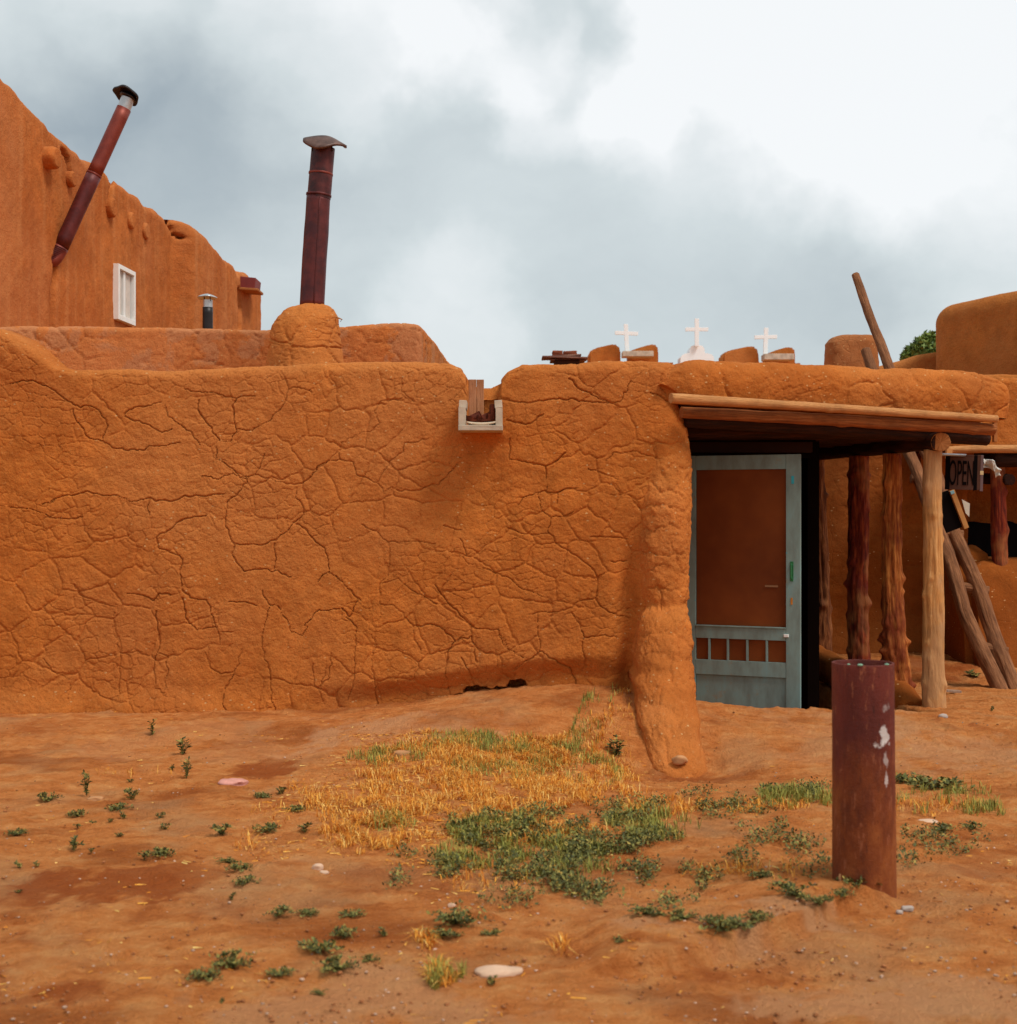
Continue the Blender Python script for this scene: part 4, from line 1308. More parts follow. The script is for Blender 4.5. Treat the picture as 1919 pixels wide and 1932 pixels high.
# window
wo = bpy.data.objects.new('window', None); COL.objects.link(wo); wo.parent = tall
wy0, wy1 = tallY(212), tallY(245)
wc = Vector((AX + KX * (wy0 + wy1) / 2, (wy0 + wy1) / 2, (PZ(497, wy0) + PZ(602, wy0)) / 2)) + tnor * .03
wo.location = wc - Vector(tall.location); WORG[wo.name] = wc.copy()
WR = Matrix.Rotation(math.atan2(tang.y, tang.x), 3, 'Z')
ww_, wh_ = (wy1 - wy0), PZ(497, wy0) - PZ(602, wy0)
fr_ = .055


def wbox(name, a, z, sa, sz, th_, mat, off=0.0):
    return boxobj(name, wc + tang * a + tnor * off + Vector((0, 0, z)), (sa, th_, sz), mat, wo, WR, .004)


M_wwhite = simple('window_white', (.80, .79, .75), .5, .3, var=.05)
wbox('frame', -ww_ / 2 + fr_ / 2, 0, fr_, wh_, .10, M_wwhite); wbox('frame', ww_ / 2 - fr_ / 2, 0, fr_, wh_, .10, M_wwhite)
wbox('frame', 0, wh_ / 2 - fr_ / 2, ww_ - 2 * fr_ - .002, fr_, .10, M_wwhite); wbox('frame', 0, -wh_ / 2 + fr_ / 2, ww_ - 2 * fr_ - .002, fr_ * 1.2, .12, M_wwhite)
wbox('mullion', -.03, 0, .07, wh_ - 2 * fr_ - .004, .07, M_wwhite, -.01)
kg = NT('window_glass', .08, .5); kg.color((.10, .11, .12)); M_glass = kg.m
M_curt = simple('curtain', (.62, .55, .48), .9, .1, var=.12, scale=14)
for a0, a1 in ((-ww_ / 2 + fr_ + .002, -.067), (.007, ww_ / 2 - fr_ - .002)):
    wbox('pane', (a0 + a1) / 2, 0, a1 - a0, wh_ - 2 * fr_ - .006, .008, M_glass, -.012)
    wbox('curtain', (a0 * .45 + a1 * .55), 0, (a1 - a0) * .62, wh_ - 2 * fr_ - .02, .006, M_curt, .002)

# leaning stovepipe: elbow out of the wall, long pipe, cap
lpp = bpy.data.objects.new('stovepipe', None); COL.objects.link(lpp); lpp.parent = tall
ys = tallY(104)
e0 = tallP(99, 492, -.1); e1 = P3(104, 486, ys + .05); e2 = P3(115, 466, ys + .05); e3 = P3(234, 205, ys + .25); e4 = P3(241, 186, ys + .26)
lpp.location = e0 - Vector(tall.location); WORG[lpp.name] = e0.copy()
tag(lpp, 'long maroon stovepipe leaning out of the tall wall')
mid_ = e2.lerp(e3, .52)
tube('pipe', [mid_, e3], [.083, .083], M_pipe_red, lpp, seg=30, step=.1, rough=0)
tube('pipe', [e2, mid_], [.086, .086], M_pipe, lpp, seg=30, step=.1, rough=0)
tube('elbow', [e0, P3(100, 490, ys), P3(104, 484, ys + .02), P3(109, 476, ys + .04), e2], [.08, .085, .09, .09, .088], M_pipe_red, lpp, seg=30, step=.03, rough=0)
axd = (e3 - e2).normalized()
for i in range(9):
    c_ = e0.lerp(e2, .2 + i * .09)
    tube('elbow_rib', [c_ - axd * .004, c_ + axd * .004], [.092, .092], M_pipe, lpp, seg=24, step=.02, rough=0, caps=True)
tube('band', [mid_ - axd * .01, mid_ + axd * .01], [.088, .088], M_pipe_red, lpp, seg=30, step=.02, rough=0)
tube('collar', [e3 - axd * .01, e4], [.076, .076], M_zinc, lpp, seg=30, step=.05, rough=0, caps=False)
cap_mesh('rain_cap', P3(239, 178, ys + .26), .150, .05, M_blackm, lpp, (20, -24), .008, 2, .03)
cap_mesh('cap_underside', P3(241, 184, ys + .26), .10, .03, M_blackm, lpp, (22, 170), 0, 2, .01)

# maroon drain hood on the far end
hd = tallP(466, 541, .0)
bm = bmesh.new()
p = P3(466, 538, 23.45)
box(bm, p, (.36, .5, .20), Matrix.Rotation(R(6), 3, 'Y'), .01)
frombm('drain_hood', bm, simple('maroon_sheet', (.20, .03, .025), .6, .3), tall)
bm = bmesh.new()
box(bm, P3(468, 549, 23.4), (.42, .5, .04), Matrix.Rotation(R(4), 3, 'Y'), .01)
frombm('drain_lip', bm, M_beam, tall)

# ------------------------------------------------------------------ shop building behind the porch
shop = thing('adobe_building', (4.6, 15.5, 0), 'mud shop building with its own log porch, behind the posts and the ladder', 'building')
yC = 15.5
run = extend_path(2.6, 4.86, yC, .02)
ang = np.linspace(0, np.pi / 2, 12)[1:]
arc = np.stack([4.86 + .15 * np.sin(ang), yC + .15 - .15 * np.cos(ang)], 1)
bk = np.stack([np.full(80, 5.01), np.linspace(yC + .15, yC + 2.2, 81)[1:]], 1)
path = np.concatenate([run, arc, bk])
inw = np.concatenate([np.repeat([[0, 1.0]], len(run), 0), np.stack([-np.sin(ang), np.cos(ang)], 1), np.repeat([[-1.0, 0]], 80, 0)])
Pc, Uc, Vc = sweep(path, inw, np.full(len(path), 2.95), .5, -.1, .08, .02, 400, None, .6, 1.2, 1.0,
                   lambda P, U, V: .10 * sstep(.5, 0, P[..., 2]))
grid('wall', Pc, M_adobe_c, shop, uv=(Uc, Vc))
run = extend_path(4.4, 9.0, 17.6, .03)
Pc, Uc, Vc = sweep(run, np.repeat([[0, 1.0]], len(run), 0), np.full(len(run), 3.3), .4, -.1, .08, .03, 420, None, .3, .6, .8)
grid('rear_wall', Pc, M_adobe_far, shop, uv=(Uc, Vc))
# porch parapet of the shop
run = extend_path(PX(1772, 14.6), 8.5, 14.6, .02)
sgz = PZ(843, 14.6)
Hs = np.interp(run[:, 0], [PX(1772, 14.6), PX(1800, 14.6), PX(1870, 14.6), PX(1886, 14.6), 8.5], [PZ(815, 14.6), PZ(806, 14.6), PZ(790, 14.6), PZ(714, 14.6), PZ(712, 14.6)])
Pc, Uc, Vc = sweep(run, np.repeat([[0, 1.0]], len(run), 0), Hs, .6, sgz, .05, .02, 440, None, .8, 1.0, .8)
grid('porch_parapet', Pc, M_adobe, shop, uv=(Uc, Vc))
bm = bmesh.new(); box(bm, Vector((6.4, 16.2, sgz + .02)), (4.2, 2.8, .10))
frombm('porch_roof', bm, M_soffit, shop)
tube('lintel_pole', [P3(1787, 849, 14.52), P3(1850, 847, 14.52), (8.4, 14.52, PZ(848, 14.52))], [.036, .042, .042], M_pole, shop, seg=18, step=.03, rough=.06, seed=12)
tube('roof_beam', [(5.0, 14.75, sgz - .12), (8.4, 14.75, sgz - .12)], [.09, .09], M_soffit, shop, seg=16, step=.05, rough=.08, seed=13)
tube('roof_beam', [(5.0, 15.3, sgz - .10), (8.4, 15.3, sgz - .10)], [.08, .08], M_soffit, shop, seg=16, step=.05, rough=.08, seed=14)
tube('roof_beam', [P3(1906, 905, 14.7), P3(1860, 903, 15.2)], [.06, .06], M_soffit, shop, seg=16, step=.05, rough=.08, seed=14)
sp1 = tube('post', [P3(1887, 1120, 14.8), P3(1885, 980, 14.8), P3(1882, 880, 14.8)], [.085, .078, .075], M_post_red, shop, seg=22, step=.02, rough=.1, seed=51,
           knots=[(.5, 3.0, .3, .05), (.8, 3, .3, .04)])
boxobj('end_block', P3(1790, 856, 14.5), (.06, .06, .10), M_pole, shop)
# stepped mud bank under the porch
for i, (u0, u1, v0, yq, nm) in enumerate([(1806, 1862, 1030, 14.95, 'mud_bank'), (1835, 2000, 1054, 14.75, 'mud_bank')]):
    x0_, x1_, zt_ = PX(u0, yq), PX(u1, yq), PZ(v0, yq)
    nn = 70
    P = np.zeros((nn, nn, 3)); t = np.linspace(-1, 1, nn)
    A_, B_ = np.meshgrid(t, t, indexing='ij')
    P[..., 0] = (x0_ + x1_) / 2 + (x1_ - x0_) / 2 * np.sign(A_) * np.abs(A_) ** .8 * 1.08
    P[..., 1] = yq + .35 + .45 * B_
    rr = np.maximum(np.abs(A_) ** 3.0, np.abs(B_) ** 3.0)
    P[..., 2] = zt_ - .12 * rr - (zt_ + .1) * sstep(.86, 1.0, np.maximum(np.abs(A_), np.abs(B_)))
    P[..., 1] -= .22 * (1 - np.clip(P[..., 2] / zt_, 0, 1)) * (B_ < 0)
    P[..., 2] += .02 * fbm(P[..., 0] * 4, P[..., 1] * 4, P[..., 2] * 4, 77, 3)
    P[..., 1] += .02 * fbm(P[..., 0] * 5, P[..., 1] * 5 + 9, P[..., 2] * 5, 78, 3)
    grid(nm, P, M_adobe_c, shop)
# dark hanging blanket behind the bank
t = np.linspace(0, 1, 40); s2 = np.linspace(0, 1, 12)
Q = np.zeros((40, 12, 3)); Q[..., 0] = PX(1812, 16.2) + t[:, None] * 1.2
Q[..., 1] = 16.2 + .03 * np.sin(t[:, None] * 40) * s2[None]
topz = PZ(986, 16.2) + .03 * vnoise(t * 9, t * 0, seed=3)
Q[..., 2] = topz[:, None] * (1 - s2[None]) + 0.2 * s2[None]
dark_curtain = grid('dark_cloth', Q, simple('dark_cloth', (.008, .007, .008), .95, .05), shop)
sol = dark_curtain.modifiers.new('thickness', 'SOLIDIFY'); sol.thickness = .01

prism('roof', [(2.7, 2.75), (5.2, 2.75), (5.2, 2.85), (2.7, 2.85)], 15.9, 19.5, M_adobe_dome, shop)
# rounded mud chimney on its roof
zs = np.linspace(0, 1, 50)
yq = 17.0
vq = np.interp(zs, [0, .5, .7, .85, .93, 1], [760, 668, 648, 638, 634, 632])
lq = np.interp(zs, [0, .5, .7, .85, .93, 1], [1556, 1558, 1560, 1568, 1580, 1604])
rq = np.interp(zs, [0, .5, .7, .85, .93, 1], [1654, 1653, 1652, 1648, 1640, 1610])
th = np.linspace(0, 2 * np.pi, 80)
P = np.zeros((50, 80, 3))
rad = (rq - lq) / 2 / FPX * yq; xcn = ((rq + lq) / 2 - CX) / FPX * yq
P[..., 0] = xcn[:, None] + rad[:, None] * se(np.cos(th), .55)[None]; P[..., 1] = yq + .9 * rad[:, None] * se(np.sin(th), .55)[None]
P[..., 2] = PZ(vq, yq)[:, None]
P += (.012 * fbm(P[..., 0] * 6, P[..., 1] * 6, P[..., 2] * 6, 88, 3))[..., None]
o = grid('chimney', P, adobe('adobe_chimney', (.42, .15, .045), cracks=.8, crack_scale=6.0), shop)
tag(o, 'squat rounded mud chimney behind the ladder tops')

# ------------------------------------------------------------------ tall rounded building, far right
big = thing('adobe_building', (8, 21, 0), 'smooth rounded mud building rising at the right edge above the porch', 'building')
pa = np.array([PX(1766, 22.0), 22.3]); pc = np.array([PX(1780, 21.6), 21.6]); pd = np.array([PX(2150, 18.6), 18.6])
xs0 = np.stack([np.linspace(PX(1780, 24), PX(1765, 22.1), 30), np.linspace(24, 22.1, 30)], 1)
d1 = pd - pc; d1 /= np.linalg.norm(d1)
c0 = np.array([PX(1765, 22.1), 22.1])
q = np.linspace(0, 1, 24)[1:]
ctrl = np.array([PX(1766, 21.8), 21.8])
cv = ((1 - q) ** 2)[:, None] * c0 + (2 * q * (1 - q))[:, None] * ctrl + (q ** 2)[:, None] * (ctrl + d1 * .35)
st = (ctrl + d1 * .35)[None] + d1[None] * np.linspace(.03, 5.5, 180)[:, None]
path = np.concatenate([xs0, cv, st])
tg = np.gradient(path, axis=0); tg /= np.linalg.norm(tg, axis=1, keepdims=True)
inw = np.stack([-tg[:, 1], tg[:, 0]], 1)
Hb = np.full(len(path), PZ(573, 21.8)); Hb[:30] -= np.linspace(.1, 0, 30)
sb_ = np.arange(len(path)) - 30
Hb += np.linspace(0, .12, len(Hb))
Pg, Ug, Vg = sweep(path, inw, Hb, .6, 0, .30, .04, 500, None, 0, .3, .7)
grid('wall', Pg, M_adobe_far, big, uv=(Ug, Vg))
run = extend_path(PX(1640, 22.4), PX(1775, 22.4), 22.4, .04)
Hl = PZ(np.interp(run[:, 0] / 22.4 * FPX + CX, [1640, 1690, 1740, 1775], [700, 684, 670, 664]), 22.4)
Pg, Ug, Vg = sweep(run, np.repeat([[0, 1.0]], len(run), 0), Hl, .6, 0, .1, .05, 520, None, 0, .3, 1.0)
grid('low_wall', Pg, M_adobe_far, big, uv=(Ug, Vg))
boxobj('vent_panel', P3(1897, 758, 14.5), (.05, .03, .14), simple('pale_grey_sheet', (.42, .44, .42), .6), shop)

# ------------------------------------------------------------------ church with three crosses, far off
YC = 60.0
ch = thing('church', (PX(1300, YC), YC, 0), 'distant mud church with white crosses showing over the porch roof', 'church')
cx_ = lambda u: PX(u, YC)
cz_ = lambda v: PZ(v, YC)
prism('wall', [(cx_(1090), -1), (cx_(1090), cz_(684)), (cx_(1270), cz_(684)), (cx_(1270), cz_(692)), (cx_(1355), cz_(692)), (cx_(1355), cz_(685)), (cx_(1510), cz_(685)), (cx_(1510), -1)],
      YC, YC + 14, M_adobe_far, ch)
for pts in ([(1110, 690), (1110, 666), (1122, 658), (1145, 653), (1158, 650), (1165, 652), (1170, 662), (1170, 690)],
            [(1186, 690), (1186, 664), (1200, 659), (1220, 653), (1233, 650), (1239, 653), (1241, 664), (1241, 690)],
            [(1362, 692), (1362, 668), (1375, 662), (1400, 657), (1412, 654), (1425, 656), (1429, 666), (1431, 692)],
            [(1446, 692), (1446, 668), (1462, 662), (1480, 657), (1490, 656), (1496, 658), (1498, 668), (1498, 692)]):
    prism('parapet_corner', [(cx_(a), cz_(b)) for a, b in pts], YC - .3, YC + 1.0, M_adobe_far, ch, .08)
M_limew = simple('limewash', (.86, .92, .95), .8, .2, var=.01)
for u0, u1, v0, v1 in ((1171, 1228, 668, 678), (1433, 1488, 673, 684)):
    boxobj('ledge', ((cx_(u0) + cx_(u1)) / 2, YC - .8, (cz_(v0) + cz_(v1)) / 2), (cx_(u1) - cx_(u0), .8, cz_(v0) - cz_(v1)), simple('ledge_board', (.50, .42, .33), .8, .2, var=.35, scale=5), ch, None, .02)
bm = bmesh.new()
prism('white_gable', [(cx_(a), cz_(b)) for a, b in [(1283, 700), (1283, 675), (1287, 670), (1292, 668), (1300, 667), (1301, 659), (1304, 654), (1309, 652), (1320, 652), (1325, 654), (1328, 659), (1329, 667), (1337, 668), (1342, 670), (1346, 675), (1346, 700)]],
      YC - .2, YC + .8, M_limew, ch)
bm.free()
for cu, vt_, vb_, vc_, wd_, lean in ((1180, 615, 669, 632, 43, 3), (1313, 603, 655, 623, 43, 0), (1440, 622, 674, 639, 42, -2)):
    bm = bmesh.new()
    tx_ = -lean / 54
    box(bm, Vector((cx_(cu), YC - .6 + (.3 if lean == 0 else 0), (cz_(vt_) + cz_(vb_)) / 2)), (.17, .12, cz_(vt_) - cz_(vb_)), Matrix.Rotation(R(-lean), 3, 'Y'), .01)
    box(bm, Vector((cx_(cu), YC - .605 + (.3 if lean == 0 else 0), cz_(vc_))), (cx_(wd_) - cx_(0), .10, .15), Matrix.Rotation(R(lean * .8), 3, 'Y'), .01)
    frombm('cross', bm, M_limew, ch)

# ------------------------------------------------------------------ covered chimney on a house in between
YE = 24.0
ce = thing('adobe_building', (PX(1066, YE), YE, 0), 'mud building whose board-covered chimney shows left of the crosses', 'building')
prism('wall', [(PX(1010, YE), -.2), (PX(1010, YE), PZ(702, YE)), (PX(1200, YE), PZ(702, YE)), (PX(1200, YE), -.2)], YE, YE + 4, M_adobe_far, ce, .05)
boxobj('chimney', (PX(1070, YE), YE + .3, PZ(692, YE)), (.42, .5, .26), simple('sooty_mud', (.06, .022, .012), .95, .1), ce)
for i, (cu, cv_, ln_, rt) in enumerate([(1066, 674, 86, 1.5), (1060, 671, 74, -3), (1072, 678, 66, 0)]):
    boxobj('cover_board', (PX(cu, YE), YE + .2 + .05 * i, PZ(cv_, YE)), (ln_ / FPX * YE, .5, .026), wood('cover_board_%d' % i, (.10, .04, .03), (.24, .11, .08), (.40, .22, .15), gr=(1, 6, 6), uv=False),
           ce, Matrix.Rotation(R(rt), 3, 'Y'), .004)
for cu, cv_, ww_, hh_ in ((1052, 666, 20, 9), (1076, 666, 26, 9)):
    boxobj('weight_stone', (PX(cu, YE), YE + .1, PZ(cv_, YE)), (ww_ / FPX * YE, .18, hh_ / FPX * YE), simple('brick_red', (.24, .07, .035), .9, .1, var=.3), ce, None, .02, .01)

# ------------------------------------------------------------------ tree behind
k = NT('leaf_green', .6, .3)
gi = k.n('ShaderNodeNewGeometry')
k.color(k.ramp(gi.outputs['Random Per Island'], [(0.0, (.05, .09, .015)), (.5, (.10, .16, .028)), (1.0, (.2, .26, .05))]))
M_leaf = k.m


def leaves(n, centers, radii, size, rng, up=.3):
    ci = rng.integers(0, len(centers), n)
    d = rng.normal(size=(n, 3)); d /= np.linalg.norm(d, axis=1, keepdims=True)
    rr = rng.random(n) ** .45
    c = np.asarray(centers)[ci] + d * np.asarray(radii)[ci][:, None] * rr[:, None]
    a = rng.normal(size=(n, 3)); a /= np.linalg.norm(a, axis=1, keepdims=True)
    b = np.cross(a, rng.normal(size=(n, 3))); b /= np.linalg.norm(b, axis=1, keepdims=True)
    s = size * (.6 + .8 * rng.random(n))[:, None]
    V = np.stack([c - a * s, c + b * s * .45, c + a * s, c - b * s * .45], 1).reshape(-1, 3)
    F = np.arange(4 * n).reshape(n, 4)
    return V, F


YT = 38.0
tree = thing('tree', (PX(1745, YT), YT, 0), 'leafy green treetop behind the low wall beside the rounded building', 'tree')
tcn = []; trd = []
for (a, b, r__) in [(1735, 655, .35), (1752, 645, .4), (1765, 650, .45), (1745, 668, .5), (1722, 668, .35), (1712, 674, .25), (1775, 665, .6), (1760, 690, .8), (1735, 690, .6), (1790, 680, .8)]:
    p = P3(a, b, YT + random.uniform(-.6, .6)); tcn.append(p); trd.append(r__ * .75)
V_, F_ = leaves(4200, [tuple(p) for p in tcn], trd, .075, RNG)
tris('crown', V_, F_, M_leaf, tree)
M_bark = wood('bark', (.05, .03, .02), (.12, .08, .05), (.2, .14, .1))
tb = Vector((PX(1755, YT), YT, 0))
tube('trunk', [tb, tb + Vector((.05, 0, 2)), tb + Vector((-.05, 0, 4)), P3(1756, 690, YT)], [.22, .18, .13, .08], M_bark, tree, seg=14, step=.15, rough=.1)
for i, p in enumerate(tcn[:6]):
    tube('limb', [tb + Vector((0, 0, 3.4 + .1 * i)), (tb + Vector((0, 0, 4.2))).lerp(p, .5), p], [.07, .05, .02], M_bark, tree, seg=8, step=.15, rough=.1, seed=i)

# ------------------------------------------------------------------ ladder
lad = thing('ladder', (PX(1893, 13.3), 13.3, gz(4.6, 13.3).item()), 'rough log ladder leaning behind the porch, its two poles rising above the roof', 'ladder')


def onladder(u, v):
    # plane of the ladder: leans back as it rises
    ray = Vector(((u - CX) / FPX, 1, -(v - CY) / FPX)); o = Vector((0, 0, EYE))
    pn = Vector((0, 1, -.62)); p0 = Vector((0, 13.25, 0))
    t = (p0 - o).dot(pn) / ray.dot(pn)
    return o + ray * t


tube('pole', [onladder(1893, 1318), onladder(1856, 1235), onladder(1818, 1150), onladder(1786, 1040), onladder(1722, 868), onladder(1645, 700), onladder(1632, 662)],
     [.070, .072, .068, .066, .062, .055, .052], M_ladder, lad, seg=40, step=.02, gnarl=.7, rough=.06, seed=61, wob=.01)
tube('pole', [onladder(1926, 1330), onladder(1890, 1236), onladder(1846, 1110), onladder(1800, 1004), onladder(1752, 866), onladder(1677, 688), onladder(1650, 622), onladder(1616, 518)],
     [.072, .072, .070, .068, .063, .055, .050, .042], M_ladder, lad, seg=40, step=.02, gnarl=.7, rough=.07, seed=62, wob=.012)
for (ua, va, ub_, vb_) in ((1828, 1216, 1902, 1232), (1786, 1104, 1866, 1116), (1745, 1004, 1818, 1010), (1712, 903, 1780, 905), (1680, 806, 1735, 806)):
    tube('rung', [onladder(ua + 8, va) + Vector((0, .03, 0)), onladder(ub_, vb_) + Vector((0, .02, 0))], [.047, .052], M_ladder, lad, seg=20, step=.03, rough=.08, seed=int(ua))

# ------------------------------------------------------------------ OPEN sign
YS = 12.6
sign = thing('sign', P3(1818, 925, YS), 'dark wooden sign reading OPEN hanging beside the pale porch post', 'sign')
M_signb = simple('sign_brown', (.085, .035, .022), .75, .2, var=.3, scale=8)
M_black = simple('sign_black', (.005, .003, .003), .9, .05)
SR = Matrix.Rotation(R(-8), 3, 'Z') @ Matrix.Rotation(R(1.5), 3, 'Y')
sw, sh = 64 / FPX * YS, 66 / FPX * YS
sc_ = P3(1817, 891, YS)


def sbox(name, x, z, sx, sz, th_, mat, off=0.0):
    return boxobj(name, sc_ + SR @ Vector((x, off, z)), (sx, th_, sz), mat, sign, SR, .002)


sbox('board', 0, 0, sw, sh, .03, M_signb)
sbox('edge_strip', -sw / 2 + .018, 0, .036, sh + .002, .034, M_black)
sbox('edge_strip', sw / 2 - .045, -.002, .03, sh + .002, .034, M_black)
sbox('side_stake', sw / 2 + .008, -.005, .026, sh + .01, .03, simple('grey_purple_stake', (.16, .10, .10), .7))
sbox('tape', sw / 2 + .008, -.003, .030, .035, .034, simple('cream_tape', (.65, .50, .26), .6))
sbox('edge_strip', .0, sh / 2 - .008, sw - .002, .016, .033, M_signb)
fc = bpy.data.curves.new('letters', 'FONT'); fc.body = 'OPEN'; fc.extrude = .002; fc.size = 1.0
fo = bpy.data.objects.new('letters_curve', fc); COL.objects.link(fo)
bpy.context.view_layer.update()
lm = bpy.data.meshes.new_from_object(fo.evaluated_get(bpy.context.evaluated_depsgraph_get()))
bpy.data.objects.remove(fo)
co = np.zeros(len(lm.vertices) * 3, np.float32); lm.vertices.foreach_get('co', co); co = co.reshape(-1, 3)
mn, mxx = co.min(0), co.max(0)
tw, th_ = 45 / FPX * YS, 47 / FPX * YS
co[:, 0] = (co[:, 0] - mn[0]) / (mxx[0] - mn[0]) * tw - tw / 2 - .015
zc = (co[:, 1] - mn[1]) / (mxx[1] - mn[1]) * th_ - th_ / 2 - .006
yc_ = -.0165 - (co[:, 2] - mn[2]) / (mxx[2] - mn[2] + 1e-9) * .003
W3 = np.stack([co[:, 0], yc_, zc], 1) @ np.array(SR).T + np.array(sc_)
lm.vertices.foreach_set('co', W3.astype(np.float32).ravel()); lm.update()
lm.materials.clear(); lm.materials.append(M_black)
link('lettering', lm, sign)
tube('hanging_rod', [P3(1772, 857, YS - .4), P3(1822, 859, YS)], [.012, .012], M_zinc, sign, seg=10, step=.05, rough=0)

# plastic tied to the sign
M_plas = simple('white_plastic', (.55, .52, .47), .5, .3, var=.2, scale=12)
tt1 = np.linspace(0, 1, 26); ss1 = np.linspace(0, 1, 18)
A_, B_ = np.meshgrid(tt1, ss1, indexing='ij')
Pp = np.zeros(A_.shape + (3,))
uu1 = 1855 + 34 * A_; vt1 = 866 + 10 * A_ ** 2 + 8 * sstep(.6, .8, A_); hb1 = 17 - 4 * A_ + 9 * np.exp(-((A_ - .7) / .18) ** 2)
vv1 = vt1 + hb1 * B_
Pp[..., 0] = PX(uu1, YS); Pp[..., 2] = PZ(vv1, YS); Pp[..., 1] = YS + .03 * np.sin(A_ * 9) + .03 * fbm(A_ * 5, B_ * 4, seed=5, octs=2)
pl = grid('plastic_bag', Pp, M_plas)
pl.modifiers.new('thickness', 'SOLIDIFY').thickness = .004
tag(pl, 'crumpled white plastic tied to the right edge of the OPEN sign', 'plastic bag')

# tilted framed board behind the post and a sheet of paper
fbd = thing('framed_board', P3(1805, 965, 13.0), 'tilted dark framed board with ochre edge under the OPEN sign', 'board')
RT = Matrix.Rotation(R(-21), 3, 'Y')
c_ = P3(1809, 961, 13.0)
boxobj('edge_board', c_, (.045, .05, .37), simple('ochre_board', (.50, .23, .07), .8, .2, var=.2, scale=10), fbd, RT, .004)
boxobj('panel', c_ + Vector((-.10, .02, -.02)), (.15, .03, .36), M_black, fbd, RT, .003)
boxobj('blue_tag', P3(1797, 929, 12.97), (.035, .01, .03), simple('pale_blue', (.22, .45, .52), .6), fbd, RT, .002)
pp = prism('paper_sheet', [tuple(P3(a, b, 13.1).xz) for a, b in [(1815, 942), (1830, 950), (1829, 975), (1822, 968)]], 13.1, 13.108, simple('paper', (.62, .57, .47), .7))
tag(pp, 'small cream sheet of paper behind the tilted framed board', 'paper')

# ------------------------------------------------------------------ rusty pipe bollard
YB = 6.1
k = NT('rusty_paint', .6, .22)
v = k.coord()
sx = k.sep(v)
n1 = k.noise(k.coord(scale=(1, 1, .45)), 4.0, 6.0, .65)
colp = k.ramp(n1, [(.32, (.085, .016, .011)), (.55, (.15, .026, .016)), (.75, (.22, .042, .018))])
rustc = k.ramp(k.noise(k.coord(scale=(1, 1, .4)), 7.0, 7.0, .7), [(.30, (.075, .014, .005)), (.5, (.20, .045, .010)), (.70, (.33, .095, .022))])
hz = k.math('ADD', sx[2], k.math('MULTIPLY', k.math('SUBTRACT', k.noise(k.coord(scale=(1, 1, .5)), 5.0, 5.0, .6), .5), .9))
fac = k.ramp(hz, [(.34, 1.0), (.72, 0.0)])
col = k.mix(fac, colp, rustc)
# bird dropping / white splash
sp_n = k.n('ShaderNodeTexNoise'); sp_n.inputs['Scale'].default_value = 30; sp_n.inputs['Detail'].default_value = 8; k.l(v, sp_n.inputs['Vector'])
for (cx1, cz1, rx, rz, am) in [(.062, .70, .022, .065, .8), (.050, .665, .040, .022, .8), (.066, .82, .022, .025, .3), (.072, .52, .010, .04, .7), (.07, .60, .014, .06, .45)]:
    dx1 = k.math('DIVIDE', k.math('SUBTRACT', sx[0], cx1), rx); dz1 = k.math('DIVIDE', k.math('SUBTRACT', sx[2], cz1), rz)
    dd1 = k.math('ADD', k.math('ADD', k.math('MULTIPLY', dx1, dx1), k.math('MULTIPLY', dz1, dz1)), k.math('MULTIPLY', k.math('SUBTRACT', sp_n.outputs[0], .46), 5.0))
    back_ = k.ramp(k.math('MULTIPLY', sx[1], -10.0), [(0.0, 0.0), (.3, 1.0)])
    col = k.mix(k.math('MULTIPLY', k.ramp(dd1, [(.45, am), (1.1, 0.0)]), back_), col, (.66, .60, .56))
k.color(col)
scr = k.noise(k.coord(scale=(1, 1, .25)), 38.0, 6.0, .75)
col = k.mix(k.ramp(scr, [(.57, 0.0), (.66, .7)]), col, (.34, .11, .05))
col = k.mix(k.ramp(scr, [(.32, .75), (.42, 0.0)]), col, (.035, .010, .008))
k.color(col)
k.bump(k.noise(v, 45, 7.0, .75), .8, .006)
M_bol = k.m
bx0 = PX(1628, YB)
bol = thing('bollard', (bx0, YB, -.04), 'rusty maroon steel pipe bollard with white splashes in the foreground', 'bollard')
n_s = 64; zt_ = PZ(1250, YB)
t = np.linspace(0, 2 * np.pi, n_s + 1)
rows_ = []
rb = 57.5 / FPX * YB
lean = (PX(1632, YB) - PX(1628, YB))
for r__, z__ in [(rb * 1.03, -.25), (rb * 1.03, 0), (rb * 1.025, .2), (rb * 1.01, .5), (rb, .8), (rb, zt_ - .008), (rb * .99, zt_), (rb * .93, zt_), (rb * .92, zt_ - .012), (rb * .91, zt_ - .04), (.001, zt_ - .035)]:
    xo = bx0 + lean * (1 - (z__ + .04) / 1.0) * 0 + (PX(1631, YB) - bx0) * (1 - np.clip(z__, 0, 1))
    rows_.append(np.stack([xo + r__ * np.cos(t), YB + r__ * np.sin(t), np.full(len(t), z__)], 1))
Pbo = np.array(rows_)
tgt = np.concatenate([np.linspace(0, 5, 60), np.linspace(5, 10, 26)[1:]])
Pbo = np.stack([[np.interp(tgt, np.arange(len(rows_)), Pbo[:, j, c]) for c in range(3)] for j in range(n_s + 1)], 0).transpose(2, 0, 1)
nb1 = .0016 * fbm(Pbo[..., 0] * 14, Pbo[..., 1] * 14, Pbo[..., 2] * 8, 3, 3)
Pbo[..., 0] += nb1 * 1; Pbo[..., 1] += nb1
pipe_b = grid('pipe', Pbo, M_bol, bol)
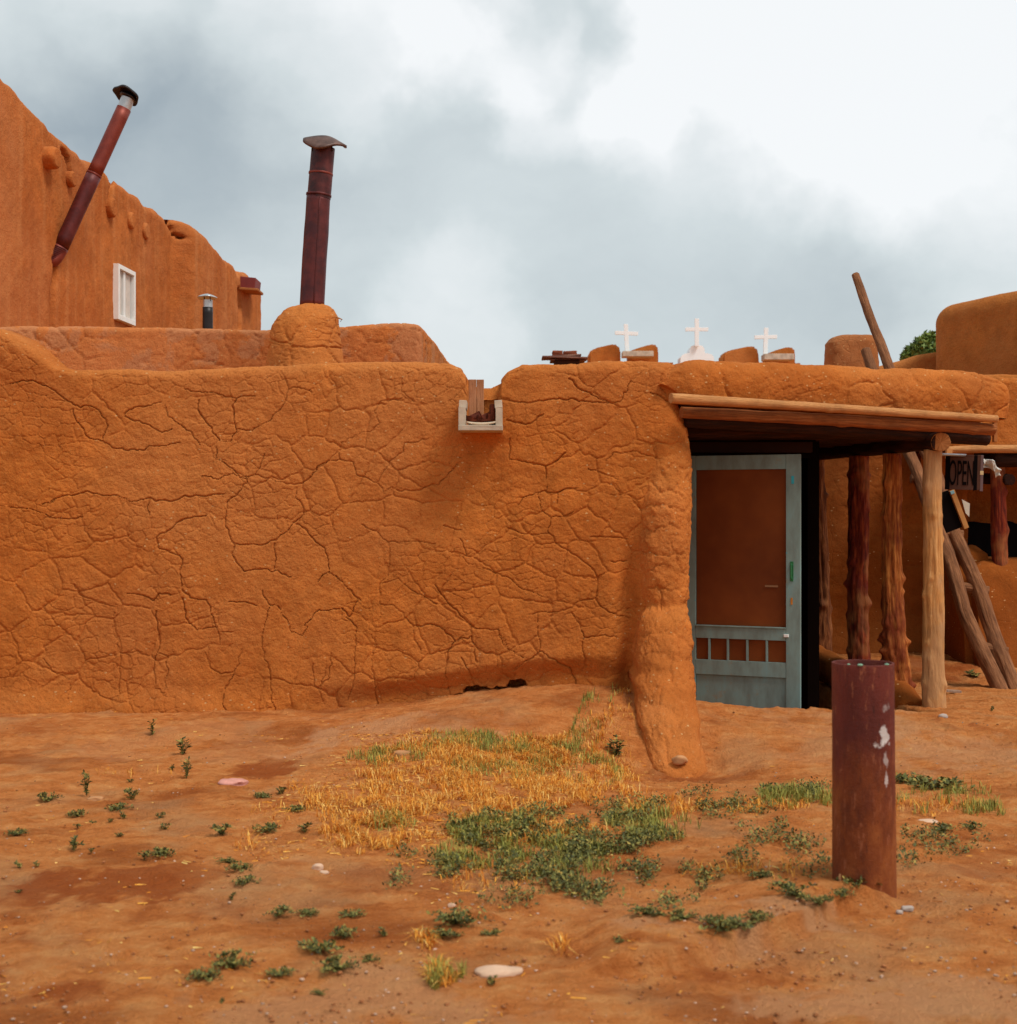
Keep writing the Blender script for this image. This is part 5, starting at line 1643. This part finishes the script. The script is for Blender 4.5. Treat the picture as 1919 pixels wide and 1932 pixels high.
for a_, r2 in ((-1.9, .012), (-.9, .010), (-2.3, .007)):
    bm = bmesh.new(); bmesh.ops.create_icosphere(bm, subdivisions=2, radius=r2)
    for v__ in bm.verts: v__.co.z *= .45; v__.co += Vector((bx0 + rb * .95 * math.cos(a_), YB + rb * .95 * math.sin(a_), zt_ + .002))
    frombm('moss_spot', bm, simple('verdigris_%d' % int(r2 * 1000), (.22, .38, .26), .9), bol, True)


# ------------------------------------------------------------------ stones
def stone(name, u, v, w, h, mat, label, cat='stone', flat=.5, seed=0, deep=None, yaw=0.0, sink=.3):
    x_, y_, z_ = [float(q_) for q_ in ground_at(u, v)]
    wm = w / FPX * y_ / 2; hm_ = h / FPX * y_ / 2
    bm = bmesh.new(); bmesh.ops.create_icosphere(bm, subdivisions=3, radius=1.0)
    co_ = np.array([v__.co for v__ in bm.verts])
    nz_ = fbm(co_[:, 0] * 1.3 + seed, co_[:, 1] * 1.3, co_[:, 2] * 1.3, seed, 4) * .28
    for v__, q_ in zip(bm.verts, nz_):
        c = v__.co * (1 + q_)
        c.x = math.copysign(abs(c.x) ** .8, c.x); c.z = math.copysign(abs(c.z) ** .75, c.z)
        v__.co = Vector((c.x * wm, c.y * (deep or wm * .7), c.z * max(hm_, wm * flat * .4)))
    bmesh.ops.rotate(bm, cent=(0, 0, 0), matrix=Matrix.Rotation(yaw, 3, 'Z'), verts=bm.verts)
    bmesh.ops.translate(bm, vec=Vector((x_, y_, z_ + hm_ * (1 - sink * 2) * .6)), verts=bm.verts)
    o = frombm(name, bm, mat, None, True)
    return tag(o, label, cat)


M_pink = simple('pink_stone', (.62, .28, .22), .8, .2, var=.25, scale=22)
M_pale = simple('pale_stone', (.62, .40, .27), .9, .1, var=.2, scale=14)
M_grey = simple('grey_stone', (.44, .36, .31), .9, .1, var=.3, scale=16)
M_clod = simple('clod_earth', (.42, .13, .03), .95, .1, var=.3, scale=12, bump=.02)
M_buff = simple('buff_stone', (.52, .25, .11), .9, .1, var=.25, scale=14)
stone('stone', 440, 1478, 58, 13, M_pink, 'flat pink stone lying left of the dry grass', seed=2, deep=.06, yaw=-.3)
stone('stone', 940, 1836, 88, 17, M_pale, 'long pale flat stone in the bare dirt at the bottom of the picture', seed=3, deep=.05)
stone('stone', 598, 1640, 22, 15, M_pale, 'small pale stone left of the green ground cover, its point up', seed=4)
stone('stone', 612, 1648, 18, 9, M_pale, 'small pale stone touching the right side of the pointed one', seed=5)
stone('stone', 853, 1712, 16, 13, M_pale, 'round whitish pebble above the lower green clump', seed=6)
stone('stone', 1592, 1702, 24, 40, M_buff, 'upright tan stone at the left foot of the bollard', seed=7)
stone('stone', 1712, 1716, 22, 12, M_grey, 'white pebble to the right of the bollard foot', seed=8)
stone('stone', 1697, 1722, 13, 9, M_grey, 'smaller white pebble just left of the one right of the bollard', seed=9)
stone('stone', 1750, 1552, 40, 9, M_pale, 'flat pale stone behind and right of the bollard', seed=10)
stone('stone', 181, 1508, 30, 10, M_buff, 'small tan stone among the weeds on the left', seed=11)
stone('stone', 1780, 1354, 16, 12, M_grey, 'small whitish stone on the dirt mound in front of the pale post', seed=12)
stone('stone', 760, 1424, 40, 14, M_buff, 'low buff stone half hidden in the upper dry grass', seed=14)
st_ = stone('stone', 1283, 1428, 28, 17, M_buff, 'rounded stone set in the foot of the buttress', seed=13, sink=0)
st_.location = (0, 0, 0)
pq = P3(1283, 1434, 9.95)
mc = sum((Vector(v__.co) for v__ in st_.data.vertices), Vector()) / len(st_.data.vertices)
st_.data.transform(Matrix.Translation(pq - mc))
x_, y_, z_ = [float(q_) for q_ in ground_at(1795, 1308)]
o = boxobj('plank_scrap', (x_, y_, z_ + .02), (.17, .06, .022), M_plank_grey, None, Matrix.Rotation(R(4), 3, 'Y'), .003)
tag(o, 'short grey board lying on the ground right of the pale post', 'board')
# curved stump between the front posts
# ------------------------------------------------------------------ plants
k = NT('dry_blade', .8, .2)
gi = k.n('ShaderNodeNewGeometry')
k.color(k.ramp(gi.outputs['Random Per Island'], [(0.0, (.42, .11, .014)), (.35, (.68, .23, .022)), (.7, (.80, .36, .05)), (1.0, (.86, .58, .18))]))
M_dry = k.m
k = NT('weed_leaf', .7, .25)
gi = k.n('ShaderNodeNewGeometry')
k.color(k.ramp(gi.outputs['Random Per Island'], [(0.0, (.05, .052, .018)), (.4, (.105, .108, .030)), (.75, (.20, .185, .044)), (1.0, (.42, .30, .07))]))
M_weed = k.m
k = NT('green_blade', .7, .25)
gi = k.n('ShaderNodeNewGeometry')
k.color(k.ramp(gi.outputs['Random Per Island'], [(0.0, (.14, .15, .03)), (.5, (.28, .27, .05)), (1.0, (.46, .36, .07))]))
M_gblade = k.m


def scatter(regions, per, rng, seed=4):
    """regions: (u, v, ru, rv, weight) ellipses; per = count for weight 1 per 1000 px2"""
    us, vs_ = [], []
    for (cu, cv_, ru, rv_, w) in regions:
        n = int(per * w * math.pi * ru * rv_ / 1000)
        a = rng.random(n) * 2 * np.pi; r = rng.random(n) ** .6
        uu = cu + ru * r * np.cos(a); vv = cv_ + rv_ * r * np.sin(a)
        # ragged clumps
        g = fbm(uu / 34, vv / 12, seed=seed, octs=4, rough=.6)
        keep = g * 1.2 + rng.random(n) * .9 > .42 + .45 * r ** 2
        us.append(uu[keep]); vs_.append(vv[keep])
    return ground_at(np.concatenate(us), np.concatenate(vs_))


def blades(x, y, z, hmin, hmax, w, rng, lean=.5, bend=True):
    n = len(x)
    h = hmin + (hmax - hmin) * rng.random(n) ** 1.5
    az = rng.random(n) * 2 * np.pi
    ln = lean * rng.random(n) * 1.6
    dx, dy = np.cos(az), np.sin(az)
    base = np.stack([x, y, z - .004], 1)
    side = np.stack([-dy, dx, np.zeros(n)], 1) * (w * (.6 + .8 * rng.random(n)))[:, None] / 2
    m_ = base + np.stack([dx * ln * .35, dy * ln * .35, np.full(n, .62)], 1) * h[:, None]
    t_ = base + np.stack([dx * ln, dy * ln, 1.0 - .35 * ln], 1) * h[:, None]
    V = np.stack([base - side, base + side, m_ + side * .8, m_ - side * .8, t_], 1).reshape(-1, 3)
    i = np.arange(n) * 5
    F = np.concatenate([np.stack([i, i + 1, i + 2], 1), np.stack([i, i + 2, i + 3], 1), np.stack([i + 3, i + 2, i + 4], 1)], 0)
    return V, F


def leafclump(x, y, z, size, hgt, rng):
    """small leaves spread low above the ground"""
    n = len(x)
    c = np.stack([x, y, z + hgt * rng.random(n) ** 1.3], 1)
    az = rng.random(n) * 2 * np.pi; el = rng.uniform(-.2, 1.1, n)
    a = np.stack([np.cos(az) * np.cos(el), np.sin(az) * np.cos(el), np.sin(el)], 1)
    b = np.cross(a, np.stack([rng.normal(size=n) * .5, rng.normal(size=n) * .5, np.ones(n)], 1)); b /= np.linalg.norm(b, axis=1, keepdims=True)
    s = (size * (.5 + rng.random(n)))[:, None]
    V = np.stack([c, c + a * s * .5 + b * s * .26, c + a * s, c + a * s * .5 - b * s * .26], 1).reshape(-1, 3)
    return V, np.arange(4 * n).reshape(n, 4)


STRAW = [(900, 1412, 190, 40, 1), (1040, 1410, 120, 36, 1), (820, 1460, 170, 50, .8), (1000, 1465, 160, 45, 1), (740, 1520, 110, 45, .6), (930, 1515, 200, 36, .7),
         (660, 1580, 60, 40, .7), (620, 1530, 60, 25, .35), (520, 1540, 50, 16, .3), (590, 1500, 70, 18, .3), (1130, 1500, 100, 28, .6), (1240, 1525, 130, 22, .4),
         (1480, 1525, 130, 18, .35), (1760, 1528, 130, 14, .4), (720, 1600, 90, 22, .35), (1050, 1570, 160, 30, .35), (800, 1585, 50, 20, .4), (1180, 1345, 30, 45, .5),
         (830, 1845, 28, 24, .7), (800, 1780, 22, 14, .5), (1060, 1790, 22, 18, .2), (480, 1590, 60, 16, .15), (250, 1460, 80, 8, .1), (1400, 1650, 120, 20, .15),
         (950, 1660, 120, 30, .15), (1000, 1440, 200, 60, .35)]
x_, y_, z_ = scatter(STRAW, 560, RNG, 4)
V_, F_ = blades(x_, y_, z_, .012, .08, .0042, RNG, 1.15)
o = tris('dry_grass', V_, F_, M_dry); tag(o, 'patch of straw coloured dry grass on the slope before the wall', 'grass', kind='stuff')
GREENB = [(930, 1400, 130, 24, .4), (1110, 1420, 60, 30, .5), (1030, 1430, 70, 20, .4), (760, 1420, 60, 20, .35), (1080, 1390, 40, 18, .4), (960, 1450, 120, 30, .2),
          (1500, 1510, 80, 20, .5), (1730, 1515, 40, 22, .5), (1860, 1528, 60, 12, .35), (700, 1440, 50, 22, .3), (830, 1850, 26, 22, .5), (940, 1570, 100, 30, .35),
          (1050, 1620, 120, 50, .3), (880, 1620, 60, 30, .3), (1160, 1360, 20, 30, .3), (870, 1850, 20, 14, .3), (740, 1555, 50, 20, .2), (1230, 1560, 90, 30, .3), (1790, 1500, 80, 20, .3)]
x_, y_, z_ = scatter(GREENB, 950, RNG, 14)
V_, F_ = blades(x_, y_, z_, .02, .09, .0042, RNG, .6)
o = tris('green_grass', V_, F_, M_gblade); tag(o, 'thin green grass blades mixed into the dry patch', 'grass', kind='stuff')
GREEN = [(930, 1570, 120, 34, 1), (1020, 1550, 110, 26, .9), (880, 1560, 60, 22, .9), (1030, 1600, 130, 32, .8), (870, 1640, 70, 24, .9), (1000, 1645, 90, 28, .8),
         (1150, 1540, 90, 26, .9), (1250, 1520, 90, 20, .8), (1180, 1595, 70, 24, .6), (1060, 1670, 60, 26, .8), (1130, 1690, 50, 22, .6), (1240, 1585, 50, 16, .4),
         (1420, 1520, 70, 22, 1), (1490, 1500, 70, 20, .8), (1350, 1500, 70, 10, .6), (1360, 1530, 60, 18, .7), (1540, 1490, 30, 16, .6), (1440, 1575, 60, 24, .5), (1500, 1600, 60, 20, .4),
         (1320, 1660, 60, 24, .6), (1270, 1700, 50, 20, .5), (740, 1660, 40, 24, .3), (780, 1610, 60, 16, .4), (900, 1735, 60, 20, .3), (1400, 1620, 50, 20, .4), (1100, 1620, 60, 30, .5),
         (960, 1700, 60, 20, .3), (1520, 1640, 60, 20, .3), (1200, 1650, 60, 24, .5), (1140, 1580, 120, 40, .25), (1760, 1580, 60, 26, .35), (1800, 1600, 60, 20, .3), (1860, 1590, 50, 14, .2),
         (1720, 1630, 40, 20, .25)]
x_, y_, z_ = scatter(GREEN, 600, RNG, 24)
V_, F_ = leafclump(x_, y_, z_, .017, .045, RNG)
o = tris('ground_cover', V_, F_, M_weed); tag(o, 'low dark green ground cover spreading across the dirt', 'ground cover', kind='stuff')


def weed_mesh(name, n, rad_, hgt, lsize, seed, upright):
    rng = np.random.default_rng(seed)
    Vs, Fs = [], []; off = 0
    nst = max(4, n // 16)
    for s in range(nst):
        az = rng.random() * 2 * np.pi; ln = rad_ * (.45 + .6 * rng.random())
        tip = np.array([math.cos(az) * ln * (1 - upright * .7), math.sin(az) * ln * (1 - upright * .7), hgt * (.4 + .7 * rng.random())])
        q = np.linspace(0, 1, 6)
        cur = q[:, None] * tip[None] * np.array([1, 1, 0]) + np.stack([0 * q, 0 * q, tip[2] * (q if upright > .5 else np.sin(q * 2.2) * .9)], 1)
        sd_ = np.array([-math.sin(az), math.cos(az), 0]) * .0018
        for a, b in zip(cur[:-1], cur[1:]):
            Vs.append(np.array([a - sd_, a + sd_, b + sd_, b - sd_])); Fs.append(np.arange(4) + off); off += 4
        m_ = n // nst
        t = rng.random(m_) ** .7
        c = np.stack([np.interp(t, q, cur[:, i]) for i in range(3)], 1)
        la = rng.random(m_) * 2 * np.pi; el = rng.uniform(-.1, 1.0, m_)
        a = np.stack([np.cos(la) * np.cos(el), np.sin(la) * np.cos(el), np.sin(el)], 1)
        b = np.cross(a, [0, 0, 1.0] + rng.normal(size=(m_, 3)) * .4); b /= np.linalg.norm(b, axis=1, keepdims=True)
        sz = (lsize * (.5 + rng.random(m_)))[:, None]
        for j in range(m_):
            Vs.append(np.array([c[j], c[j] + a[j] * sz[j] * .5 + b[j] * sz[j] * .24, c[j] + a[j] * sz[j], c[j] + a[j] * sz[j] * .5 - b[j] * sz[j] * .24]))
            Fs.append(np.arange(4) + off); off += 4
    me = bpy.data.meshes.new(name)
    V = np.concatenate(Vs).astype(np.float32); F = np.array(Fs, np.int32)
    me.vertices.add(len(V)); me.vertices.foreach_set('co', V.ravel())
    me.loops.add(F.size); me.loops.foreach_set('vertex_index', F.ravel())
    me.polygons.add(len(F)); me.polygons.foreach_set('loop_start', (np.arange(len(F)) * 4).astype(np.int32))
    me.update(calc_edges=True)
    me.materials.append(M_weed)
    return me


WM = {'low': [weed_mesh('weed_low', 420, .13, .05, .022, 1, .1), weed_mesh('weed_low', 420, .13, .045, .022, 2, .1), weed_mesh('weed_low', 380, .12, .055, .02, 3, .15)],
      'up': [weed_mesh('weed_upright', 110, .06, .10, .02, 4, .8), weed_mesh('weed_upright', 90, .05, .12, .018, 5, .9)],
      'small': [weed_mesh('weed_small', 90, .05, .05, .017, 6, .5), weed_mesh('weed_small', 80, .045, .045, .017, 7, .4), weed_mesh('weed_small', 110, .06, .05, .018, 8, .3)]}
WEEDS = [
    (287, 1395, 26, 'up', 'small upright weed nearest the wall on the left'),
    (345, 1425, 40, 'up', 'bushier upright weed below the one nearest the wall'),
    (352, 1468, 34, 'up', 'upright weed left of the pink stone'),
    (323, 1452, 22, 'small', 'tiny weed touching the two upright weeds left of the pink stone'),
    (163, 1500, 34, 'up', 'thin tall weed above the small tan stone on the left'),
    (162, 1466, 20, 'small', 'tiny weed directly above the thin tall weed on the left'),
    (92, 1512, 60, 'low', 'leaning leafy weed nearest the left edge'),
    (146, 1540, 46, 'low', 'low weed below the small tan stone'),
    (225, 1528, 50, 'low', 'larger of the clumps right of the small tan stone'),
    (247, 1508, 34, 'small', 'small clump behind the larger one right of the tan stone'),
    (236, 1545, 26, 'small', 'tuft just below the larger clump right of the tan stone'),
    (245, 1478, 20, 'small', 'lone little sprout above the clump right of the tan stone'),
    (146, 1562, 22, 'small', 'small sprout under the low weed on the left'),
    (175, 1556, 18, 'small', 'faint sprout right of the small sprout on the left'),
    (208, 1553, 20, 'small', 'sprout between the faint sprout and the twin sprouts'),
    (304, 1545, 22, 'small', 'upper of the twin sprouts right of the larger clump'),
    (310, 1566, 24, 'small', 'lower of the twin sprouts right of the larger clump'),
    (224, 1580, 24, 'small', 'round sprout alone below the larger clump'),
    (30, 1576, 44, 'low', 'flat weed cut by the left edge of the picture'),
    (140, 1604, 38, 'small', 'loose weed left of centre in the bare dirt'),
    (172, 1608, 20, 'small', 'bit of weed beside a reddish pebble in the left dirt'),
    (35, 1638, 24, 'small', 'sprout at the left edge below the flat weed'),
    (70, 1634, 20, 'small', 'sprout a little right of the one at the left edge'),
    (34, 1688, 24, 'small', 'lone sprout at the left edge above the dark earth'),
    (297, 1614, 62, 'low', 'wide flat weed in the middle of the left dirt'),
    (272, 1622, 30, 'small', 'small weed at the left end of the wide flat weed'),
    (432, 1628, 50, 'low', 'upper of the three stacked weeds left of the pale stones'),
    (455, 1643, 54, 'low', 'middle of the three stacked weeds left of the pale stones'),
    (465, 1668, 56, 'low', 'lowest of the three stacked weeds left of the pale stones'),
    (438, 1698, 24, 'small', 'little sprout left of the olive clump'),
    (525, 1728, 64, 'low', 'olive green clump below the pale stones'),
    (582, 1726, 50, 'low', 'thinner clump joined to the right of the olive clump'),
    (660, 1730, 58, 'low', 'flat dark clump right of the olive clump'),
    (650, 1768, 62, 'low', 'thin dark clump under the flat dark one'),
    (728, 1768, 34, 'small', 'small round weed left of the big lower clump'),
    (440, 1826, 110, 'low', 'broad dark mat of leaves near the bottom left'),
    (388, 1846, 70, 'low', 'left tail of the broad mat near the bottom left'),
    (525, 1840, 60, 'low', 'small bushy clump right of the broad mat'),
    (600, 1795, 90, 'low', 'wide clump above the lower middle one'),
    (640, 1832, 90, 'low', 'dark clump of the lower middle, below the wide one'),
    (604, 1876, 44, 'low', 'round green tuft alone near the bottom'),
    (860, 1745, 120, 'low', 'big dark clump under the whitish pebble'),
    (835, 1768, 80, 'low', 'lower left lobe of the big dark clump'),
    (925, 1765, 50, 'low', 'pale green end of the big dark clump'),
    (1175, 1778, 44, 'low', 'small yellow green tuft below the centre'),
    (1225, 1728, 90, 'low', 'bright green clump right of the small tuft'),
    (1290, 1735, 70, 'low', 'trailing end of the bright green clump'),
    (1360, 1755, 90, 'low', 'leafy clump left of the flat slab'),
    (1400, 1750, 80, 'low', 'darker clump touching the flat slab'),
    (1425, 1792, 60, 'low', 'tuft hanging over the edge below the flat slab'),
    (1440, 1660, 80, 'low', 'bright clump left of the bollard'),
    (1500, 1690, 110, 'low', 'long leafy clump leading to the bollard'),
    (1545, 1705, 70, 'low', 'end of the long clump nearest the bollard'),
    (1622, 1706, 90, 'low', 'fresh green weed growing at the foot of the bollard'),
    (1590, 1722, 50, 'low', 'grey green tuft left of the weed at the bollard foot'),
    (1720, 1480, 90, 'low', 'left end of the dark creeping weed right of the bollard'),
    (1775, 1490, 110, 'low', 'right end of the dark creeping weed right of the bollard'),
    (1830, 1565, 60, 'low', 'sprawling weed in the dirt at the right'),
    (1775, 1570, 60, 'low', 'blue green weed right of the flat pale stone'),
    (1455, 1494, 70, 'low', 'flat weed in front of the door'),
    (930, 1858, 30, 'small', 'tiny weed left under the long pale stone'),
    (415, 1893, 22, 'small', 'tiny sprout at the bottom edge'),
    (700, 1815, 46, 'low', 'thin yellowish weed right of the dark lower clump'),
    (495, 1505, 40, 'low', 'weed right of the pink stone'),
    (530, 1500, 34, 'small', 'thin weed beside the one right of the pink stone'),
    (555, 1530, 44, 'low', 'olive weed at the left end of the dry grass'),
    (500, 1567, 60, 'low', 'dark weed below the left end of the dry grass'),
    (575, 1570, 40, 'small', 'greyish weed right of the dark one below the dry grass'),
    (420, 1575, 44, 'small', 'weak weed left of the dark one below the dry grass'),
    (1870, 1340, 16, 'small', 'tiny green sprout near the right edge before the ladder'),
    (1838, 1278, 44, 'small', 'green tuft at the foot of the shop wall left of the ladder'),
    (1770, 1278, 30, 'small', 'dull tuft behind the pale porch post'),
    (1165, 1330, 50, 'up', 'dry green weed in the corner between wall and buttress'),
]
wr = random.Random(5)
for i, (u_, v_, wpx, kd, lb) in enumerate(WEEDS):
    x_, y_, z_ = [float(q_) for q_ in ground_at(u_, v_)]
    me = wr.choice(WM[kd])
    rad_ = {'low': .115, 'up': .045, 'small': .045}[kd]
    s = wpx / FPX * y_ / 2 / rad_
    o = bpy.data.objects.new('weed', me); COL.objects.link(o)
    o.location = (x_, y_, z_ - .003)
    o.rotation_euler = (0, 0, wr.uniform(0, 6.28))
    sxy = s * 1.05
    o.scale = (sxy, sxy * wr.uniform(.7, 1.1), min(s, 1.25) * wr.uniform(.8, 1.1))
    tag(o, lb, 'weed', 'weeds sprouting from the bare dirt')

# straw litter lying flat over the dirt
nl = 16000
uu = np.concatenate([RNG.uniform(-40, 1960, 5000), RNG.normal(880, 220, nl - 5000)]); vv = np.concatenate([1338 + (1935 - 1338) * RNG.random(5000), RNG.uniform(1375, 1640, nl - 5000)])
kp_ = fbm(uu / 120, vv / 40, seed=44, octs=3) + RNG.random(nl) * .8 + 1.3 * np.exp(-((uu - 880) / 330) ** 2 - ((vv - 1480) / 120) ** 2) > .95
x_, y_, z_ = ground_at(uu[kp_], vv[kp_])
gl = gz(x_, y_, True)
n = len(x_); a = RNG.random(n) * 6.28; ln_ = .006 + .022 * RNG.random(n) ** 2; wd_ = .001 + .001 * RNG.random(n)
dx, dy = np.cos(a), np.sin(a)
V_ = np.stack([np.stack([x_ + sx_ * dx * ln_ - sy_ * dy * wd_, y_ + sx_ * dy * ln_ + sy_ * dx * wd_, gl + .003 + RNG.random(n) * .006], 1) for sx_, sy_ in ((-1, -1), (1, -1), (1, 1), (-1, 1))], 1).reshape(-1, 3)
o = tris('straw_litter', V_, np.arange(4 * n).reshape(n, 4), M_dry); tag(o, 'bits of straw strewn over the dirt', 'straw', kind='stuff')

# gravel and crumbs of earth, one mass
npb = 5200
uu = RNG.uniform(-40, 1960, npb); vv = 1345 + (1935 - 1345) * RNG.random(npb) ** .8
x_, y_, z_ = ground_at(uu, vv)
ico = bmesh.new(); bmesh.ops.create_icosphere(ico, subdivisions=1, radius=1.0)
iv = np.array([v__.co for v__ in ico.verts]); ifc = np.array([[v__.index for v__ in f__.verts] for f__ in ico.faces]); ico.free()


def pebbles(name, sel, mat, smin, smax):
    n = len(sel)
    s = smin + (smax - smin) * RNG.random(n) ** 3
    V = iv[None] * s[:, None, None] * np.array([1, .8, .5])[None, None] * (1 + .35 * RNG.normal(size=(n, len(iv), 1)) * .6)
    a = RNG.random(n) * 6.28
    c, sn = np.cos(a)[:, None], np.sin(a)[:, None]
    Vx = V[..., 0] * c - V[..., 1] * sn; Vy = V[..., 0] * sn + V[..., 1] * c
    V = np.stack([Vx + x_[sel][:, None], Vy + y_[sel][:, None], V[..., 2] + (z_[sel] + s * .15)[:, None]], 2)
    F = (ifc[None] + (np.arange(n) * len(iv))[:, None, None]).reshape(-1, 3)
    return tris(name, V.reshape(-1, 3), F, mat)


ok = ~((x_ > 1.2) & (y_ > 11.4) & (x_ < 3.5))
sel = np.nonzero(ok)[0]
o = pebbles('gravel', sel[::3], simple('gravel_pale', (.50, .32, .22), .9, .1, var=.5, scale=3), .002, .010); tag(o, 'scattered pale gravel on the dirt', 'gravel', kind='stuff')
o = pebbles('earth_crumbs', np.concatenate([sel[1::3], sel[2::3]]), simple('crumb', (.34, .13, .05), .95, .1, var=.4, scale=3), .002, .012); tag(o, 'crumbs of reddish earth on the dirt', 'gravel', kind='stuff')
